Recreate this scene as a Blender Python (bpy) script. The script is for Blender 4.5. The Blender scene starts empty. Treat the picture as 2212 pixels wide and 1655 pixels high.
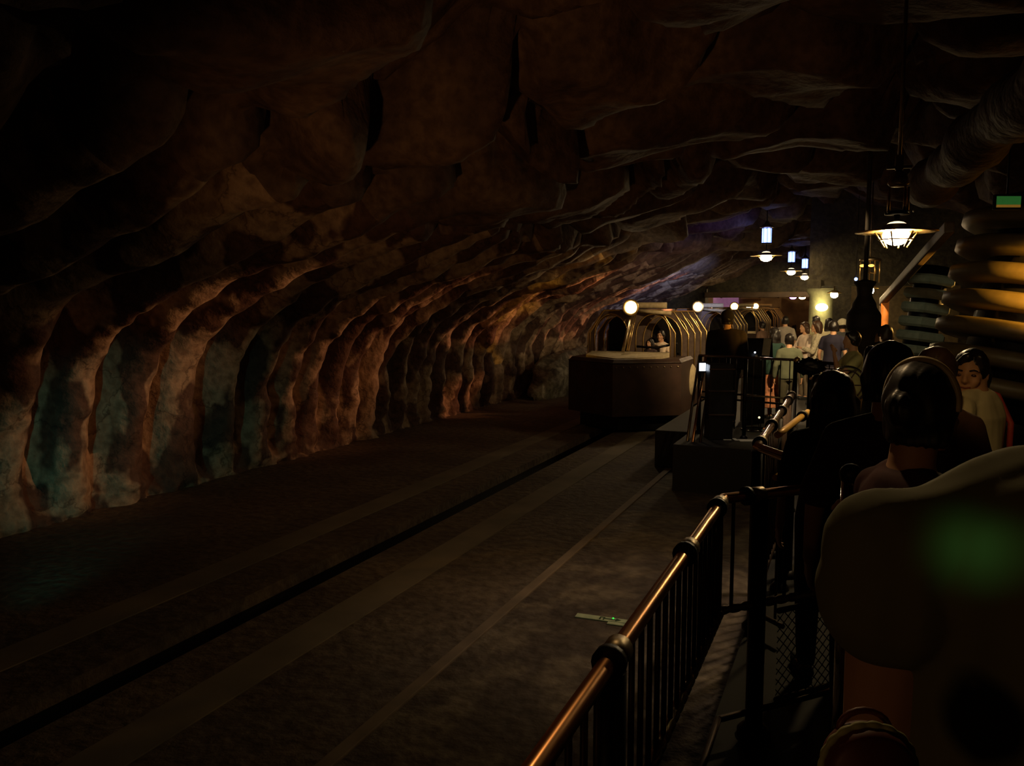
import bpy, bmesh, math, random
from mathutils import Vector, Matrix, noise
C = bpy.context.scene
col = C.collection
# ------------------------------------------------------------------ camera
CAM = Vector((0, 0, 2.6))
F0 = 1750.0
YAW = math.radians(23.08)
PIT = math.radians(5.47)
cd = bpy.data.cameras.new('camera'); cam = bpy.data.objects.new('camera', cd); col.objects.link(cam)
cam.location = CAM
cam.rotation_euler = (math.pi / 2 - PIT, 0, YAW)
cd.sensor_fit = 'HORIZONTAL'; cd.sensor_width = 36.0; cd.lens = F0 * 36.0 / 2212.0
cd.clip_start = 0.03; cd.clip_end = 300
C.camera = cam
C.view_settings.view_transform = 'Standard'
C.view_settings.look = 'None'
C.view_settings.exposure = 0.0
C.view_settings.gamma = 1.0
C.view_settings.use_curve_mapping = False
C.cycles.use_denoising = True
C.cycles.sample_clamp_indirect = 2.0
C.cycles.max_bounces = 5
C.cycles.caustics_reflective = False
C.cycles.caustics_refractive = False
# ------------------------------------------------------------------ world and unseen lights
w = bpy.data.worlds.new('world'); C.world = w; w.use_nodes = True
w.node_tree.nodes['Background'].inputs[0].default_value = (0.5, 0.38, 0.55, 1)
w.node_tree.nodes['Background'].inputs[1].default_value = 0.0012

def spot(loc, target, power, color, size=60, blend=0.6, rad=0.08):  # spot lamp with no visible fixture, there only for its light
    l = bpy.data.lights.new('unseen_spot', 'SPOT'); l.energy = power; l.color = color
    l.spot_size = math.radians(size); l.spot_blend = blend; l.shadow_soft_size = rad
    o = bpy.data.objects.new('unseen_spot', l); col.objects.link(o); o.location = loc
    d = Vector(target) - Vector(loc)
    o.rotation_euler = d.to_track_quat('-Z', 'Y').to_euler()
    return o
def point(loc, power, color, rad=0.08):
    l = bpy.data.lights.new('bare_point', 'POINT'); l.energy = power; l.color = color; l.shadow_soft_size = rad
    o = bpy.data.objects.new('bare_point', l); col.objects.link(o); o.location = loc
    return o
WARM = (1.0, 0.56, 0.22)
# unseen spots in the tunnel: amber grazing the ribs, teal at the foot of the near wall, violet far up
spot((-3.2, 9.6, 2.7), (-8.8, 7.5, 1.75), 330, (1.0, 0.42, 0.17), 40, 0.9, 0.04)
spot((-3.0, 14.2, 2.8), (-8.7, 12.2, 1.8), 440, (1.0, 0.38, 0.15), 40, 0.9, 0.04)
spot((-3.0, 20.0, 2.9), (-8.7, 17.5, 2.0), 800, (1.0, 0.36, 0.14), 46, 0.9, 0.04)
spot((-2.8, 26.0, 3.0), (-8.6, 23.5, 2.4), 900, (1.0, 0.38, 0.17), 46, 0.9, 0.04)
spot((-5.6, 3.3, 0.4), (-8.5, 7.3, 0.7), 65, (0.14, 0.8, 0.66), 38, 0.9, 0.05)
spot((-2.0, 0.5, 0.5), (-3.6, 10.5, 5.3), 170, (1.0, 0.45, 0.16), 56, 1.0, 0.1)
spot((-2.2, 20.8, 2.9), (-7.4, 29, 3.3), 900, (0.4, 0.5, 1.0), 34, 0.8, 0.05)
spot((-1.0, 16.0, 3.2), (-4.5, 21.0, 4.4), 70, (0.22, 0.12, 1.0), 50, 0.9, 0.05)
spot((-1.4, 3.0, 3.7), (-4.6, 9.5, 0.0), 75, (1.0, 0.55, 0.2), 52, 1.0, 0.1)
# unseen spots added for the queue: rim light from ahead, dim warm and green light from behind, warm fill on the turned face
spot((-0.7, 3.4, 3.9), (0.2, 1.6, 2.3), 45, (1.0, 0.66, 0.32), 40, 0.8, 0.05)
spot((-1.6, -1.8, 2.5), (0.25, 1.3, 1.85), 9.0, (1.0, 0.52, 0.2), 40, 1.0, 0.15)
spot((1.8, -1.6, 3.4), (0.135, 1.12, 2.30), 60, (0.25, 1.0, 0.3), 1.7, 0.9, 0.03)
spot((-0.1, 1.6, 3.9), (0.62, 4.1, 2.25), 34, (1.0, 0.6, 0.22), 15, 0.8, 0.05)
# station: unseen warm spots added over the boarding platform, the cars, the near handrail and the stand floor
spot((-0.9, 13.6, 3.9), (-3.5, 18.2, 1.8), 560, (1.0, 0.68, 0.34), 52, 0.9, 0.06)
spot((-0.2, 12.0, 4.1), (-0.9, 16.4, 1.5), 800, (1.0, 0.72, 0.36), 60, 0.9, 0.06)
spot((0.4, 7.6, 4.0), (-0.6, 6.9, 1.8), 120, (1.0, 0.74, 0.5), 50, 0.8, 0.05)
spot((-1.2, 9.6, 3.8), (-1.45, 11.4, 0.75), 45, (1.0, 0.85, 0.65), 15, 0.5, 0.04)
spot((-0.2, 9.6, 3.9), (1.0, 12.3, 2.6), 26, (0.8, 0.95, 0.6), 30, 0.8, 0.05)
# ------------------------------------------------------------------ helpers
_F = Vector((-math.sin(YAW) * math.cos(PIT), math.cos(YAW) * math.cos(PIT), -math.sin(PIT)))
_R = Vector((math.cos(YAW), math.sin(YAW), 0)); _U = _R.cross(_F)
def ray(px, py): return _F + _R * ((px - 1106) / F0) + _U * ((827.5 - py) / F0)
def PD(px, py, d): return CAM + ray(px, py) * d
def PZ(px, py, z):
    r = ray(px, py); return CAM + r * ((z - CAM.z) / r.z)
def PY(px, py, y):
    r = ray(px, py); return CAM + r * (y / r.y)
def PX(px, py, x):
    r = ray(px, py); return CAM + r * (x / r.x)

_mats = {}
def mat(name, color, rough=0.6, metal=0.0, emit=None, es=0.0, noise_amt=0.25, scale=12.0, bump=0.0, spec=0.5):
    if name in _mats: return _mats[name]
    m = bpy.data.materials.new(name); m.use_nodes = True; _mats[name] = m
    nt = m.node_tree; b = nt.nodes['Principled BSDF']
    b.inputs['Roughness'].default_value = rough; b.inputs['Metallic'].default_value = metal
    b.inputs['Specular IOR Level'].default_value = spec
    tc = nt.nodes.new('ShaderNodeTexCoord'); n = nt.nodes.new('ShaderNodeTexNoise')
    n.inputs['Scale'].default_value = scale; n.inputs['Detail'].default_value = 4
    nt.links.new(tc.outputs['Object'], n.inputs['Vector'])
    r = nt.nodes.new('ShaderNodeValToRGB')
    c = color
    r.color_ramp.elements[0].position = 0.3; r.color_ramp.elements[1].position = 0.7
    r.color_ramp.elements[0].color = (c[0] * (1 - noise_amt), c[1] * (1 - noise_amt), c[2] * (1 - noise_amt), 1)
    r.color_ramp.elements[1].color = (min(1, c[0] * (1 + noise_amt)), min(1, c[1] * (1 + noise_amt)), min(1, c[2] * (1 + noise_amt)), 1)
    nt.links.new(n.outputs['Fac'], r.inputs['Fac']); nt.links.new(r.outputs['Color'], b.inputs['Base Color'])
    if emit:
        b.inputs['Emission Color'].default_value = (*emit, 1); b.inputs['Emission Strength'].default_value = es
    if bump:
        bp = nt.nodes.new('ShaderNodeBump'); bp.inputs['Strength'].default_value = bump; bp.inputs['Distance'].default_value = 0.02
        nt.links.new(n.outputs['Fac'], bp.inputs['Height']); nt.links.new(bp.outputs['Normal'], b.inputs['Normal'])
    return m

def rock_mat(name, dark, pale, lo=0.5, hi=0.6, sc=(0.9, 1.2, 0.5), veins=True, vein_scale=2.3):
    m = bpy.data.materials.new(name); m.use_nodes = True; nt = m.node_tree; L = nt.links
    b = nt.nodes['Principled BSDF']; b.inputs['Roughness'].default_value = 0.75
    tc = nt.nodes.new('ShaderNodeTexCoord')
    mp = nt.nodes.new('ShaderNodeMapping'); mp.inputs['Scale'].default_value = sc
    L.new(tc.outputs['Object'], mp.inputs['Vector'])
    n = nt.nodes.new('ShaderNodeTexNoise'); n.inputs['Scale'].default_value = 1.6; n.inputs['Detail'].default_value = 3; n.inputs['Roughness'].default_value = 0.45
    L.new(mp.outputs['Vector'], n.inputs['Vector'])
    r = nt.nodes.new('ShaderNodeValToRGB'); r.color_ramp.elements[0].position = lo; r.color_ramp.elements[1].position = hi
    r.color_ramp.elements[0].color = (*dark, 1); r.color_ramp.elements[1].color = (*pale, 1)
    L.new(n.outputs['Fac'], r.inputs['Fac'])
    n2 = nt.nodes.new('ShaderNodeTexNoise'); n2.inputs['Scale'].default_value = 9; n2.inputs['Detail'].default_value = 6
    L.new(tc.outputs['Object'], n2.inputs['Vector'])
    r2 = nt.nodes.new('ShaderNodeValToRGB'); r2.color_ramp.elements[0].position = 0.35; r2.color_ramp.elements[1].position = 0.62
    r2.color_ramp.elements[0].color = (0.35, 0.3, 0.28, 1); r2.color_ramp.elements[1].color = (1, 1, 1, 1)
    L.new(n2.outputs['Fac'], r2.inputs['Fac'])
    mx = nt.nodes.new('ShaderNodeMix'); mx.data_type = 'RGBA'; mx.blend_type = 'MULTIPLY'; mx.inputs['Factor'].default_value = 0.7
    L.new(r.outputs['Color'], mx.inputs[6]); L.new(r2.outputs['Color'], mx.inputs[7])
    out = mx.outputs[2]
    if veins:
        v = nt.nodes.new('ShaderNodeTexVoronoi'); v.feature = 'DISTANCE_TO_EDGE'; v.inputs['Scale'].default_value = vein_scale
        ad = nt.nodes.new('ShaderNodeMix'); ad.data_type = 'VECTOR'; ad.inputs['Factor'].default_value = 0.25
        L.new(tc.outputs['Object'], ad.inputs[4]); L.new(n2.outputs['Color'], ad.inputs[5]); L.new(ad.outputs[1], v.inputs['Vector'])
        rv = nt.nodes.new('ShaderNodeValToRGB'); rv.color_ramp.elements[0].position = 0.0; rv.color_ramp.elements[1].position = 0.02
        rv.color_ramp.elements[0].color = (0.12, 0.08, 0.07, 1); rv.color_ramp.elements[1].color = (1, 1, 1, 1)
        L.new(v.outputs['Distance'], rv.inputs['Fac'])
        m2 = nt.nodes.new('ShaderNodeMix'); m2.data_type = 'RGBA'; m2.blend_type = 'MULTIPLY'; m2.inputs['Factor'].default_value = 0.6
        L.new(out, m2.inputs[6]); L.new(rv.outputs['Color'], m2.inputs[7]); out = m2.outputs[2]
    L.new(out, b.inputs['Base Color'])
    bp = nt.nodes.new('ShaderNodeBump'); bp.inputs['Strength'].default_value = 0.6; bp.inputs['Distance'].default_value = 0.05
    L.new(n2.outputs['Fac'], bp.inputs['Height']); L.new(bp.outputs['Normal'], b.inputs['Normal'])
    return m

class MB:
    def __init__(s): s.v = []; s.f = []; s.sm = []
    def add(s, vs, fs, smooth=True):
        o = len(s.v); s.v += [tuple(v) for v in vs]
        for f in fs: s.f.append(tuple(i + o for i in f)); s.sm.append(smooth)
        return s
    def box(s, c, d, rz=0.0, bev=0.0, M=None):
        cx, cy, cz = c; x, y, z = d[0] / 2, d[1] / 2, d[2] / 2
        b = min(bev, x * .9, y * .9, z * .9)
        if b > 0:
            bm = bmesh.new(); bmesh.ops.create_cube(bm, size=1.0)
            for q in bm.verts: q.co = Vector((q.co.x * d[0], q.co.y * d[1], q.co.z * d[2]))
            bmesh.ops.bevel(bm, geom=bm.edges[:], offset=b, segments=2, affect='EDGES', profile=0.6)
            vs = [q.co.copy() for q in bm.verts]; bm.verts.index_update(); fs = [[q.index for q in f.verts] for f in bm.faces]; bm.free()
        else:
            vs = [Vector((i, j, k)) for i in (-x, x) for j in (-y, y) for k in (-z, z)]
            fs = [(0, 1, 3, 2), (4, 6, 7, 5), (0, 4, 5, 1), (2, 3, 7, 6), (0, 2, 6, 4), (1, 5, 7, 3)]
        R = Matrix.Rotation(rz, 3, 'Z') if M is None else M
        s.add([R @ q + Vector(c) for q in vs], fs, False); return s
    def tube(s, pts, r, seg=10, cap=True, rf=None):
        pts = [Vector(p) for p in pts]; n = len(pts); up = None; vs = []
        for i, p in enumerate(pts):
            t = (pts[min(i + 1, n - 1)] - pts[max(i - 1, 0)]).normalized()
            if up is None:
                up = Vector((0, 0, 1)) if abs(t.z) < 0.9 else Vector((1, 0, 0))
            a = t.cross(up)
            if a.length < 1e-4: a = t.cross(Vector((0, 1, 0)))
            a.normalize(); b = a.cross(t); up = b
            rr = rf(i / (n - 1)) if rf else (r[i] if isinstance(r, (list, tuple)) else r)
            for k in range(seg):
                g = 2 * math.pi * k / seg; vs.append(p + (a * math.cos(g) + b * math.sin(g)) * rr)
        fs = [(i * seg + k, i * seg + (k + 1) % seg, (i + 1) * seg + (k + 1) % seg, (i + 1) * seg + k) for i in range(n - 1) for k in range(seg)]
        s.add(vs, fs, True)
        if cap:
            o = len(s.v) - len(vs)
            s.f.append(tuple(o + k for k in reversed(range(seg)))); s.sm.append(False)
            s.f.append(tuple(o + (n - 1) * seg + k for k in range(seg))); s.sm.append(False)
        return s
    def lathe(s, prof, c=(0, 0, 0), seg=24, M=None, smooth=True):
        vs = []; n = len(prof); c = Vector(c)
        for r, z in prof:
            for k in range(seg):
                g = 2 * math.pi * k / seg; q = Vector((r * math.cos(g), r * math.sin(g), z))
                vs.append((M @ q if M else q) + c)
        fs = [(i * seg + k, i * seg + (k + 1) % seg, (i + 1) * seg + (k + 1) % seg, (i + 1) * seg + k) for i in range(n - 1) for k in range(seg)]
        fs += [tuple(reversed(range(seg))), tuple((n - 1) * seg + k for k in range(seg))]
        s.add(vs, fs, smooth); return s
    def ell(s, c, rad, M=None, nu=16, nv=10, disp=None):
        c = Vector(c); vs = [Vector((0, 0, -1))]
        for i in range(1, nv):
            t = -math.pi / 2 + math.pi * i / nv
            for k in range(nu):
                g = 2 * math.pi * k / nu; vs.append(Vector((math.cos(t) * math.cos(g), math.cos(t) * math.sin(g), math.sin(t))))
        vs.append(Vector((0, 0, 1)))
        fs = [(0, 1 + (k + 1) % nu, 1 + k) for k in range(nu)]
        for i in range(nv - 2):
            for k in range(nu):
                a = 1 + i * nu + k; b = 1 + i * nu + (k + 1) % nu; fs.append((a, b, b + nu, a + nu))
        t = 1 + (nv - 2) * nu; e = len(vs) - 1
        fs += [(t + k, t + (k + 1) % nu, e) for k in range(nu)]
        o = []
        for q in vs:
            p = Vector((q.x * rad[0], q.y * rad[1], q.z * rad[2]))
            if disp: p = disp(q, p)
            o.append((M @ p if M else p) + c)
        s.add(o, fs, True); return s
    def prism(s, poly, fn, h0, h1, smooth=False):
        """poly: 2-D outline; fn(a, b, h) -> 3-D point"""
        n = len(poly); vs = [fn(a, b, h0) for a, b in poly] + [fn(a, b, h1) for a, b in poly]
        fs = [tuple(reversed(range(n))), tuple(range(n, 2 * n))] + [(i, (i + 1) % n, n + (i + 1) % n, n + i) for i in range(n)]
        s.add(vs, fs, smooth); return s
    def build(s, name, m, parent=None, loc=None):
        me = bpy.data.meshes.new(name); me.from_pydata(s.v, [], s.f); me.update()
        me.polygons.foreach_set('use_smooth', s.sm)
        bm = bmesh.new(); bm.from_mesh(me); bmesh.ops.recalc_face_normals(bm, faces=bm.faces[:]); bm.to_mesh(me); bm.free()
        me.materials.append(m)
        o = bpy.data.objects.new(name, me); col.objects.link(o)
        if parent: o.parent = parent
        if loc is not None: o.location = loc
        return o
def tag(o, label=None, cat=None, group=None, kind=None):
    if label: o['label'] = label
    if cat: o['category'] = cat
    if group: o['group'] = group
    if kind: o['kind'] = kind
    return o
def empty(name, loc, rz=0.0, label=None, cat=None, group=None):
    o = bpy.data.objects.new(name, None); col.objects.link(o); o.location = loc; o.rotation_euler = (0, 0, rz)
    o.empty_display_size = 0.1
    return tag(o, label, cat, group)
def children(o): return [c for c in bpy.data.objects if c.parent == o]
def copy_tree(o, parent=None):
    ch = children(o); c = o.copy(); col.objects.link(c); c.parent = parent
    for x in ch: copy_tree(x, c)
    return c
def lin(a, b, t): return tuple(a[i] + (b[i] - a[i]) * t for i in range(len(a)))

# ------------------------------------------------------------------ materials
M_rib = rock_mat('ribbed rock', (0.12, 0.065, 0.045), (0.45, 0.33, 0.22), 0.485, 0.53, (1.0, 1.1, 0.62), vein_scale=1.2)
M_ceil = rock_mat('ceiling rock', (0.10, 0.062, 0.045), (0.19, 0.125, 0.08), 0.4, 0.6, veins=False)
M_ground = rock_mat('track bed', (0.12, 0.085, 0.06), (0.17, 0.125, 0.085), 0.4, 0.6, (0.6, 0.6, 0.6), veins=False)
M_ground2 = rock_mat('rough walkway', (0.10, 0.07, 0.05), (0.2, 0.15, 0.10), 0.45, 0.6, (1.5, 1.5, 1.5), veins=False)
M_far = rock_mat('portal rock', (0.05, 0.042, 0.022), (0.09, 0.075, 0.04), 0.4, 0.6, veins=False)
M_copper = mat('copper tube', (0.75, 0.36, 0.14), 0.28, 1.0, noise_amt=0.12)
M_collar = mat('old brass', (0.42, 0.33, 0.2), 0.4, 1.0, noise_amt=0.2)
M_black = mat('black iron', (0.012, 0.010, 0.010), 0.45, 0.6)
M_iron = mat('brown iron', (0.06, 0.035, 0.022), 0.5, 0.7)
M_chrome = mat('chrome', (0.8, 0.76, 0.72), 0.08, 1.0, noise_amt=0.03)
M_brass = mat('brass edge', (0.8, 0.55, 0.22), 0.3, 0.9, noise_amt=0.1)
M_carbody = mat('car body paint', (0.055, 0.028, 0.018), 0.5, 0.3, noise_amt=0.35, scale=3, bump=0.3)
M_panel = mat('car panel', (0.13, 0.09, 0.07), 0.5, 0.4, noise_amt=0.2)
M_canvas = mat('canvas roll', (0.42, 0.34, 0.2), 0.85, noise_amt=0.2)
M_bulb1 = mat('near warm bulb', (1, 0.9, 0.7), 0.4, emit=(1.0, 0.72, 0.36), es=230, noise_amt=0)
M_bulb = mat('warm bulb', (1, 0.9, 0.7), 0.4, emit=(1.0, 0.72, 0.36), es=190, noise_amt=0)
M_bulb2 = mat('headlamp glass', (1, 0.9, 0.7), 0.4, emit=(1.0, 0.74, 0.42), es=55, noise_amt=0)
M_blue = mat('blue tube glass', (0.7, 0.8, 1), 0.2, emit=(0.18, 0.28, 1.0), es=5, noise_amt=0)
M_screen = mat('screen', (0.7, 0.8, 1), 0.2, emit=(0.75, 0.85, 1.0), es=4, noise_amt=0)
M_paper = mat('paper', (0.85, 0.78, 0.6), 0.8, noise_amt=0.05)
M_orangemetal = mat('ochre painted metal', (0.75, 0.42, 0.08), 0.45, 0.2, noise_amt=0.12, scale=5)
M_greymetal = mat('grey green metal', (0.35, 0.36, 0.28), 0.5, 0.3, noise_amt=0.15)
M_beam = mat('brown beam', (0.13, 0.085, 0.05), 0.6, 0.1, noise_amt=0.25, scale=4)
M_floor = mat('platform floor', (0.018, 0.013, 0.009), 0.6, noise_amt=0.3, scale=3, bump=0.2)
M_white = mat('plain white', (0.75, 0.68, 0.55), 0.7, noise_amt=0.08)
M_green = mat('green sign', (0.1, 0.5, 0.15), 0.5, emit=(0.12, 0.62, 0.12), es=0.1, noise_amt=0.1)
M_ambersign = mat('amber sign', (0.7, 0.4, 0.1), 0.5, emit=(0.9, 0.45, 0.06), es=0.14, noise_amt=0.1)

# ------------------------------------------------------------------ cave shell
PROF = [(-8.75, -0.05), (-8.85, 0.7), (-8.8, 1.4), (-8.5, 2.1), (-7.9, 2.65), (-7.1, 3.05), (-6.1, 3.4), (-5.0, 3.8), (-3.9, 4.35), (-2.6, 4.9), (-1.0, 5.2), (0.8, 5.2), (2.2, 4.9), (3.4, 4.3), (4.3, 3.4), (4.8, 2.2), (4.9, 0.8), (4.9, -0.05)]
def prof_pt(s):
    s = max(0.0, min(s, len(PROF) - 1.0001)); i = int(s); t = s - i
    p = [Vector((*PROF[max(0, min(len(PROF) - 1, i + k))], 0)) for k in (-1, 0, 1, 2)]
    q = 0.5 * ((2 * p[1]) + (p[2] - p[0]) * t + (2 * p[0] - 5 * p[1] + 4 * p[2] - p[3]) * t * t + (3 * p[1] - p[0] - 3 * p[2] + p[3]) * t ** 3)
    return q
def sstep(a, b, x):
    x = max(0.0, min(1.0, (x - a) / (b - a))); return x * x * (3 - 2 * x)
def cave(s, u):
    q = prof_pt(s); q2 = prof_pt(s + 0.02); d = (q2 - q)
    if d.length < 1e-6: d = q - prof_pt(s - 0.02)
    d.normalize(); nrm = Vector((d.y, -d.x, 0))            # towards the inside
    p = Vector((u * 0.9, s * 0.9, 0))
    rib = 1 - sstep(6.6, 8.0, s + noise.noise(Vector((u * 0.35, 3.1, 0))) * 1.0 - 1.2 * sstep(14, 26, u))
    out = 0.0
    if s < 9:
        uu = u + 0.16 * noise.noise(Vector((u * 0.5, s * 0.3, 7))) + 0.03 * noise.noise(Vector((u * 2, s * 1.2, 1)))
        per = 0.86 - 0.2 * sstep(8, 18, u)
        ph = uu / per if u < 8 else uu / per
        ph = uu * 1.16 + 0.35 * max(0, uu - 8) * sstep(8, 16, u)
        c = math.sqrt(max(0.0, 1 - ((ph - round(ph)) / 0.355) ** 2))
        amp = 0.62 * (0.85 + 0.3 * noise.noise(Vector((round(ph) * 3.3, s * 0.6, 2))))
        chips = 0.10 * noise.noise(Vector((u * 2.4, s * 1.7, 5)))
        out += rib * (amp * c + chips * c - 0.3)
    blk = 1 - rib
    if blk > 0.01:
        w1 = Vector((u * 0.72 + 0.5 * noise.noise(p * 0.8), s * 0.85 + 0.5 * noise.noise(p * 0.8 + Vector((9, 9, 9))), 0.3))
        dd, pp = noise.voronoi(w1)
        g = math.sqrt(sstep(0.0, 0.3, dd[1] - dd[0]))
        lv = noise.noise(Vector(pp[0]) * 5.1)
        tilt = (w1 - Vector(pp[0])).y
        out += blk * (0.85 * g + 0.35 * lv * g + 0.3 * tilt * g + 0.12 * noise.noise(p * 1.7) - 0.45)
    out += 0.03 * noise.noise(Vector((u * 5, s * 5, 0)))
    fade = 0.25 if s > 13.5 else 1.0
    if s < 1.2:
        k_ = 1 - s / 1.2; out = out * (1 - k_) + k_ * (-0.02 + 0.2 * noise.noise(Vector((u * 1.9, s * 2, 4))) + 0.12 * noise.noise(Vector((u * 6, s * 6, 4))))
    q = q + nrm * out * fade
    return (q.x, u, q.y)
def us():
    r = []; u = -3.0
    while u < 34.0:
        r.append(u); u += 0.055 if u < 14 else 0.08
    r.append(34.0); return r
US = us()
def shell(name, s0, s1, n, m):
    vs = []; 
    for u in US:
        for k in range(n + 1): vs.append(cave(s0 + (s1 - s0) * k / n, u))
    k1 = n + 1
    fs = [(i * k1 + k, (i + 1) * k1 + k, (i + 1) * k1 + k + 1, i * k1 + k + 1) for i in range(len(US) - 1) for k in range(n)]
    mb = MB(); mb.add(vs, fs, True); o = mb.build(name, m); tag(o, kind='structure'); return o
shell('wall_left', 0, 7.0, 84, M_rib)
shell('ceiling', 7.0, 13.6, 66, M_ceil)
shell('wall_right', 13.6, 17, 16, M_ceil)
def st(name, mb, m): o = mb.build(name, m); tag(o, kind='structure'); return o
st('wall_back', MB().box((-1.9, -3.0, 2.6), (14.4, 0.2, 6.6)), M_ceil)
# track bed with its slot, wheel lanes and raised walkway
SX = -4.76
mb = MB()
mb.box((-6.99, 15.5, -0.06), (4.06, 37.2, 0.12)); mb.box((-2.22, 15.5, -0.06), (4.66, 37.2, 0.12)); mb.box((2.6, 15.5, -0.06), (5.0, 37.2, 0.12))
st('floor', mb, M_ground)
st('trim_10', MB().box((SX, 15.5, -0.35), (0.5, 37.2, 0.1)).box((SX - 0.23, 15.5, -0.21), (0.05, 37.2, 0.2)).box((SX + 0.23, 15.5, -0.21), (0.05, 37.2, 0.2)), M_black)
for i, (x, wd) in enumerate(((-3.9, 0.35), (-5.7, 0.35))):
    st('trim_%d' % (i + 1), MB().box((x, 15.5, 0.004), (wd, 37.0, 0.012)), mat('worn lane', (0.2, 0.16, 0.11), 0.75, noise_amt=0.2, scale=2))
st('trim_3', MB().box((-1.55, 4.6, 0.06), (2.06, 15.0, 0.12), bev=0.02), M_ground2)
st('trim_12', MB().box((-2.56, 4.6, 0.128), (0.09, 15.0, 0.02), bev=0.005), mat('pale kerb edge', (0.21, 0.15, 0.10), 0.7, noise_amt=0.3, scale=3))
# queue deck, operator deck and boarding platform
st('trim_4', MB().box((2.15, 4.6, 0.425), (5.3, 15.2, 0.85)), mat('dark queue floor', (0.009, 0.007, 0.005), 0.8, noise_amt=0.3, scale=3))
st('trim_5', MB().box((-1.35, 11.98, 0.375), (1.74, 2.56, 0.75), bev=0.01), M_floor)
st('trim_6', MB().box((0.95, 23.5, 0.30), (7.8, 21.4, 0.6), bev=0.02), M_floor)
# far portal, end hall
mb = MB()
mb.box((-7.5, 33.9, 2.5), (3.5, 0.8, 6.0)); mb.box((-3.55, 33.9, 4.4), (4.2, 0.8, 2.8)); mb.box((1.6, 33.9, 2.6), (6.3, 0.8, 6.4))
st('wall_far', mb, M_far)
mb = MB(); mb.box((-4.5, 47.5, 2.2), (9.5, 0.3, 5.2)); mb.box((-9.0, 40.8, 2.2), (0.3, 13.2, 5.2)); mb.box((-1.0, 40.8, 2.2), (0.3, 13.2, 5.2)); mb.box((-5, 40.8, 4.2), (8.3, 13.2, 0.2)); mb.box((-5, 40.8, -0.06), (8.3, 13.2, 0.12))
st('wall_hall', mb, mat('hall plaster', (0.42, 0.30, 0.18), 0.8, noise_amt=0.3, scale=2))
st('trim_7', MB().box((-3.6, 33.4, 3.02), (4.3, 0.25, 0.22), bev=0.03).box((-1.5, 33.3, 1.8), (0.2, 0.25, 2.4), bev=0.03), M_beam)
mb = MB()
for k in range(7):
    mb.tube([(-7.8 + k * 1.0, 35, 3.9), (-7.0 + k * 1.0, 46, 3.05)], 0.06, 6)
st('trim_8', mb, M_beam)
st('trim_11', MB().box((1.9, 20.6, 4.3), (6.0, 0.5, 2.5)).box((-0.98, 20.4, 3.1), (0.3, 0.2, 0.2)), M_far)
st('violet_glow', MB().box((-6.95, 47.25, 2.75), (1.4, 0.12, 1.3)), mat('violet wall glow', (0.5, 0.3, 0.5), 0.5, emit=(0.6, 0.25, 0.5), es=0.22, noise_amt=0.2, scale=3))  # glowing panel that stands in for violet light on the hall wall
# ledge of pale rock left of the first car
random.seed(4)
def ledge(c, rad, seed):
    return MB().ell(c, rad, nu=28, nv=18, disp=lambda q, p: p * (1 + 0.25 * noise.noise(q * 2.2 + Vector((seed, 0, 0))) + 0.1 * noise.noise(q * 6 + Vector((seed, 3, 0)))))
o = ledge((-8.1, 24.0, 0.3), (0.75, 3.4, 0.95), 3.0).build('rock_ledge', rock_mat('pale veined rock', (0.2, 0.19, 0.14), (0.45, 0.42, 0.32), 0.4, 0.6, (2, 2, 2)))
tag(o, 'pale cracked rock ledge low on the cave wall left of the front car', 'rock')
# ------------------------------------------------------------------ railings
def seg_pts(a, b, n): return [lin(a, b, i / n) for i in range(n + 1)]
def railing(name, label, pts, r=0.026, collars=(), posts=(), bal=0.0, zf=0.85, mid=None, low=None, ends=True, M=M_copper, group=None, balr=0.008, postr=0.03):
    root = empty(name, (pts[0][0], pts[0][1], zf), 0, label, 'railing', group)
    o = Vector((pts[0][0], pts[0][1], zf)); L = lambda p: tuple(Vector(p) - o)
    P = [Vector(p) for p in pts]
    dense = []
    for i in range(len(P) - 1):
        for k in range(6): dense.append(P[i].lerp(P[i + 1], k / 6))
    dense.append(P[-1])
    MB().tube([L(p) for p in dense], r, 16).build('handrail', M, root)
    T = sum((P[i + 1] - P[i]).length for i in range(len(P) - 1))
    def at(t):
        for i in range(len(P) - 1):
            l = (P[i + 1] - P[i]).length
            if t <= l or i == len(P) - 2: return P[i].lerp(P[i + 1], min(1, t / l)), (P[i + 1] - P[i]).normalized()
            t -= l
    for t in collars:
        p, d = at(t); 
        c = MB().tube([L(p - d * 0.035), L(p - d * 0.03), L(p + d * 0.03), L(p + d * 0.035)], [r + 0.004, r + 0.011, r + 0.011, r + 0.004], 16).build('collar', M_collar, root)
        MB().tube([L(p - d * 0.06), L(p - d * 0.036)], r + 0.016, 16).build('collar_ring', M_black, c)
    for t in posts:
        p, d = at(t)
        MB().tube([L((p.x, p.y, zf)), L((p.x, p.y, p.z - r))], postr, 14).lathe([(postr * 1.9, 0), (postr * 1.9, 0.02), (postr * 1.1, 0.05)], L((p.x, p.y, zf)), 14).build('post', M_black, root)
    if bal:
        t = bal * 0.5
        while t < T:
            p, d = at(t)
            if all(abs(t - q) > 0.05 for q in posts):
                z1 = (mid if mid else zf + 0.12)
                MB().tube([L((p.x, p.y, z1)), L((p.x, p.y, p.z - r))], balr, 6).build('baluster', M_iron, root)
            t += bal
    if mid:
        mp = [L((p.x, p.y, mid)) for p in dense]
        n = int(T / 0.02); pp = []
        for i in range(n + 1):
            q, d = at(T * i / n); pp.append(L((q.x, q.y, mid)))
        MB().tube(pp, 0.016, 8, rf=lambda t: 0.013 + 0.007 * abs(math.sin(t * T / 0.06 * math.pi))).build('beaded_rail', M_collar, root)
    if low:
        MB().tube([L((p.x, p.y, low)) for p in dense], 0.014, 8).build('bottom_rail', M_iron, root)
    return root
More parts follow.
